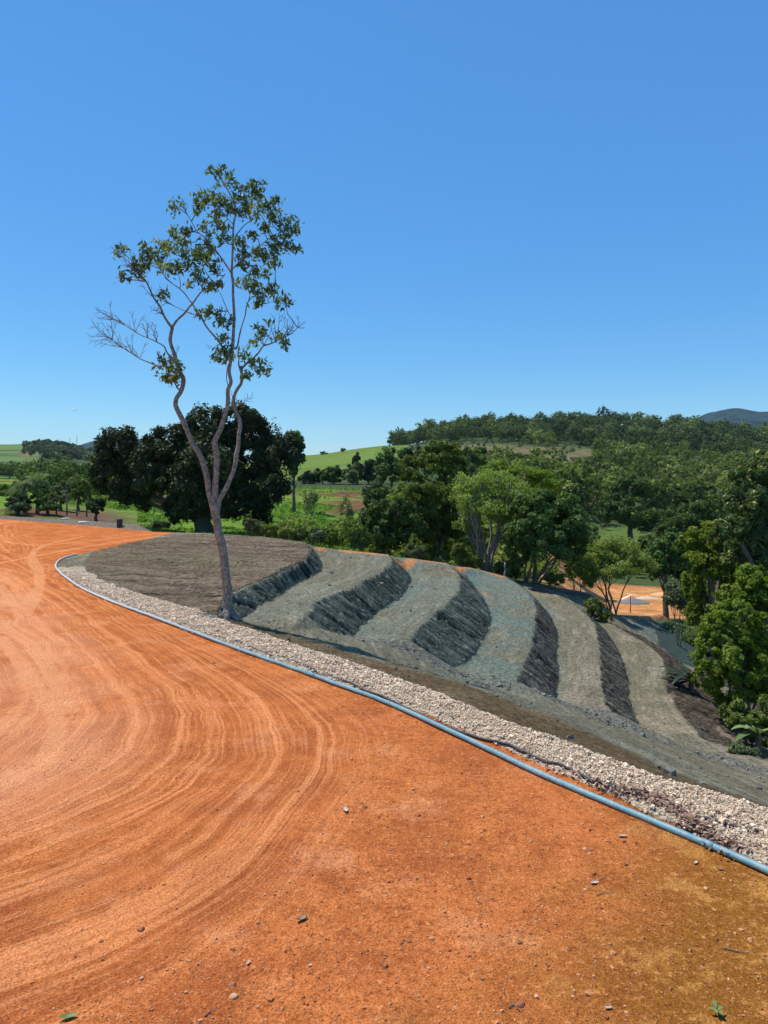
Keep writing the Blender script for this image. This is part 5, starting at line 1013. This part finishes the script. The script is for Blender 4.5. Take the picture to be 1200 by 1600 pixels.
# radio masts on the far left ridge
steel = simple_mat('mast_steel', (.30, .31, .33), (.42, .43, .45), 5, .5)
for (u, vt, lb) in ((109, 684, 'shorter lattice radio mast on the far left ridge'), (120, 680, 'taller lattice radio mast on the far left ridge')):
    D = 1480; b_ = P(u, 700, D); b_.z = gz(b_.x, b_.y) - .5; top = P(u, vt, D).z; root = empty('radio_mast', b_, lb, 'mast'); h = top - b_.z; m = MB()
    for a_ in (0, 2.094, 4.188): m.tube([(.9 * math.cos(a_), .9 * math.sin(a_), 0), (.5 * math.cos(a_), .5 * math.sin(a_), h)], .12, 5)
    m.build('lattice_leg', steel, root); m = MB()
    for i in range(14):
        z0_, z1_ = h * i / 14, h * (i + 1) / 14
        for a_ in (0, 2.094, 4.188): f0, f1 = .9 - .4 * i / 14, .9 - .4 * (i + 1) / 14; m.tube([(f0 * math.cos(a_), f0 * math.sin(a_), z0_), (f1 * math.cos(a_ + 2.094), f1 * math.sin(a_ + 2.094), z1_)], .07, 4)
    m.build('bracing', steel, root)
# one small cloud, very far
m = MB(); rs = np.random.RandomState(9); Vc, Qc = [], []
import bmesh
bm = bmesh.new()
for (x_, z_, r_) in ((0,0,11),(-12,-3,9),(11,-2,8),(3,6,7),(-5,4,7),(19,-5,4)):
    t_ = bmesh.ops.create_icosphere(bm, subdivisions=3, radius=r_)
    for q in t_['verts']: q.co *= 1 + .35 * mnoise.noise(q.co * .22 + Vector((x_, z_, 0))); q.co += Vector((x_, 0, z_ * .8))
me = bpy.data.meshes.new('cloud'); bm.to_mesh(me); bm.free(); cm, nt, b = new_mat('cloud', 1, 0); b.inputs['Base Color'].default_value = (.9, .92, .95, 1)
tb = nt.nodes.new('ShaderNodeBsdfTransparent'); mx = nt.nodes.new('ShaderNodeMixShader'); mx.inputs[0].default_value = .55; tl = nt.nodes.new('ShaderNodeBsdfTranslucent'); tl.inputs[0].default_value = (.97, .97, .97, 1); m2_ = nt.nodes.new('ShaderNodeMixShader'); m2_.inputs[0].default_value = .85; nt.links.new(b.outputs[0], m2_.inputs[1]); nt.links.new(tl.outputs[0], m2_.inputs[2]); nt.links.new(m2_.outputs[0], mx.inputs[1]); nt.links.new(tb.outputs[0], mx.inputs[2]); nt.links.new(mx.outputs[0], nt.nodes['Material Output'].inputs[0])
me.materials.append(cm); o = bpy.data.objects.new('cloud', me); COL.objects.link(o); o.location = P(116, 640, 7600); o.scale = (1.5, .5, 1.0); tag(o, 'tiny white cloud low in the left sky', kind='structure')
# ------------------------------------------------------------------ air
m = bpy.data.materials.new('air'); m.use_nodes = True; nt = m.node_tree; nt.nodes.clear()
vo = nt.nodes.new('ShaderNodeVolumePrincipled'); vo.inputs['Density'].default_value = 0.00004; vo.inputs['Color'].default_value = (.55, .75, 1.0, 1); vo.inputs['Anisotropy'].default_value = 0.0
ou = nt.nodes.new('ShaderNodeOutputMaterial'); nt.links.new(vo.outputs[0], ou.inputs['Volume'])
zt = float(FZ.max()) + 25; zb = float(FZ.min()) - 30; mb = MB(); mb.box((2400, 3350, (zt + zb) / 2), (14000, 7500, zt - zb)); o = mb.build('haze', m, smooth=False); tag(o, 'thin blue haze over the valley', kind='stuff')
sc.cycles.volume_bounces = 0
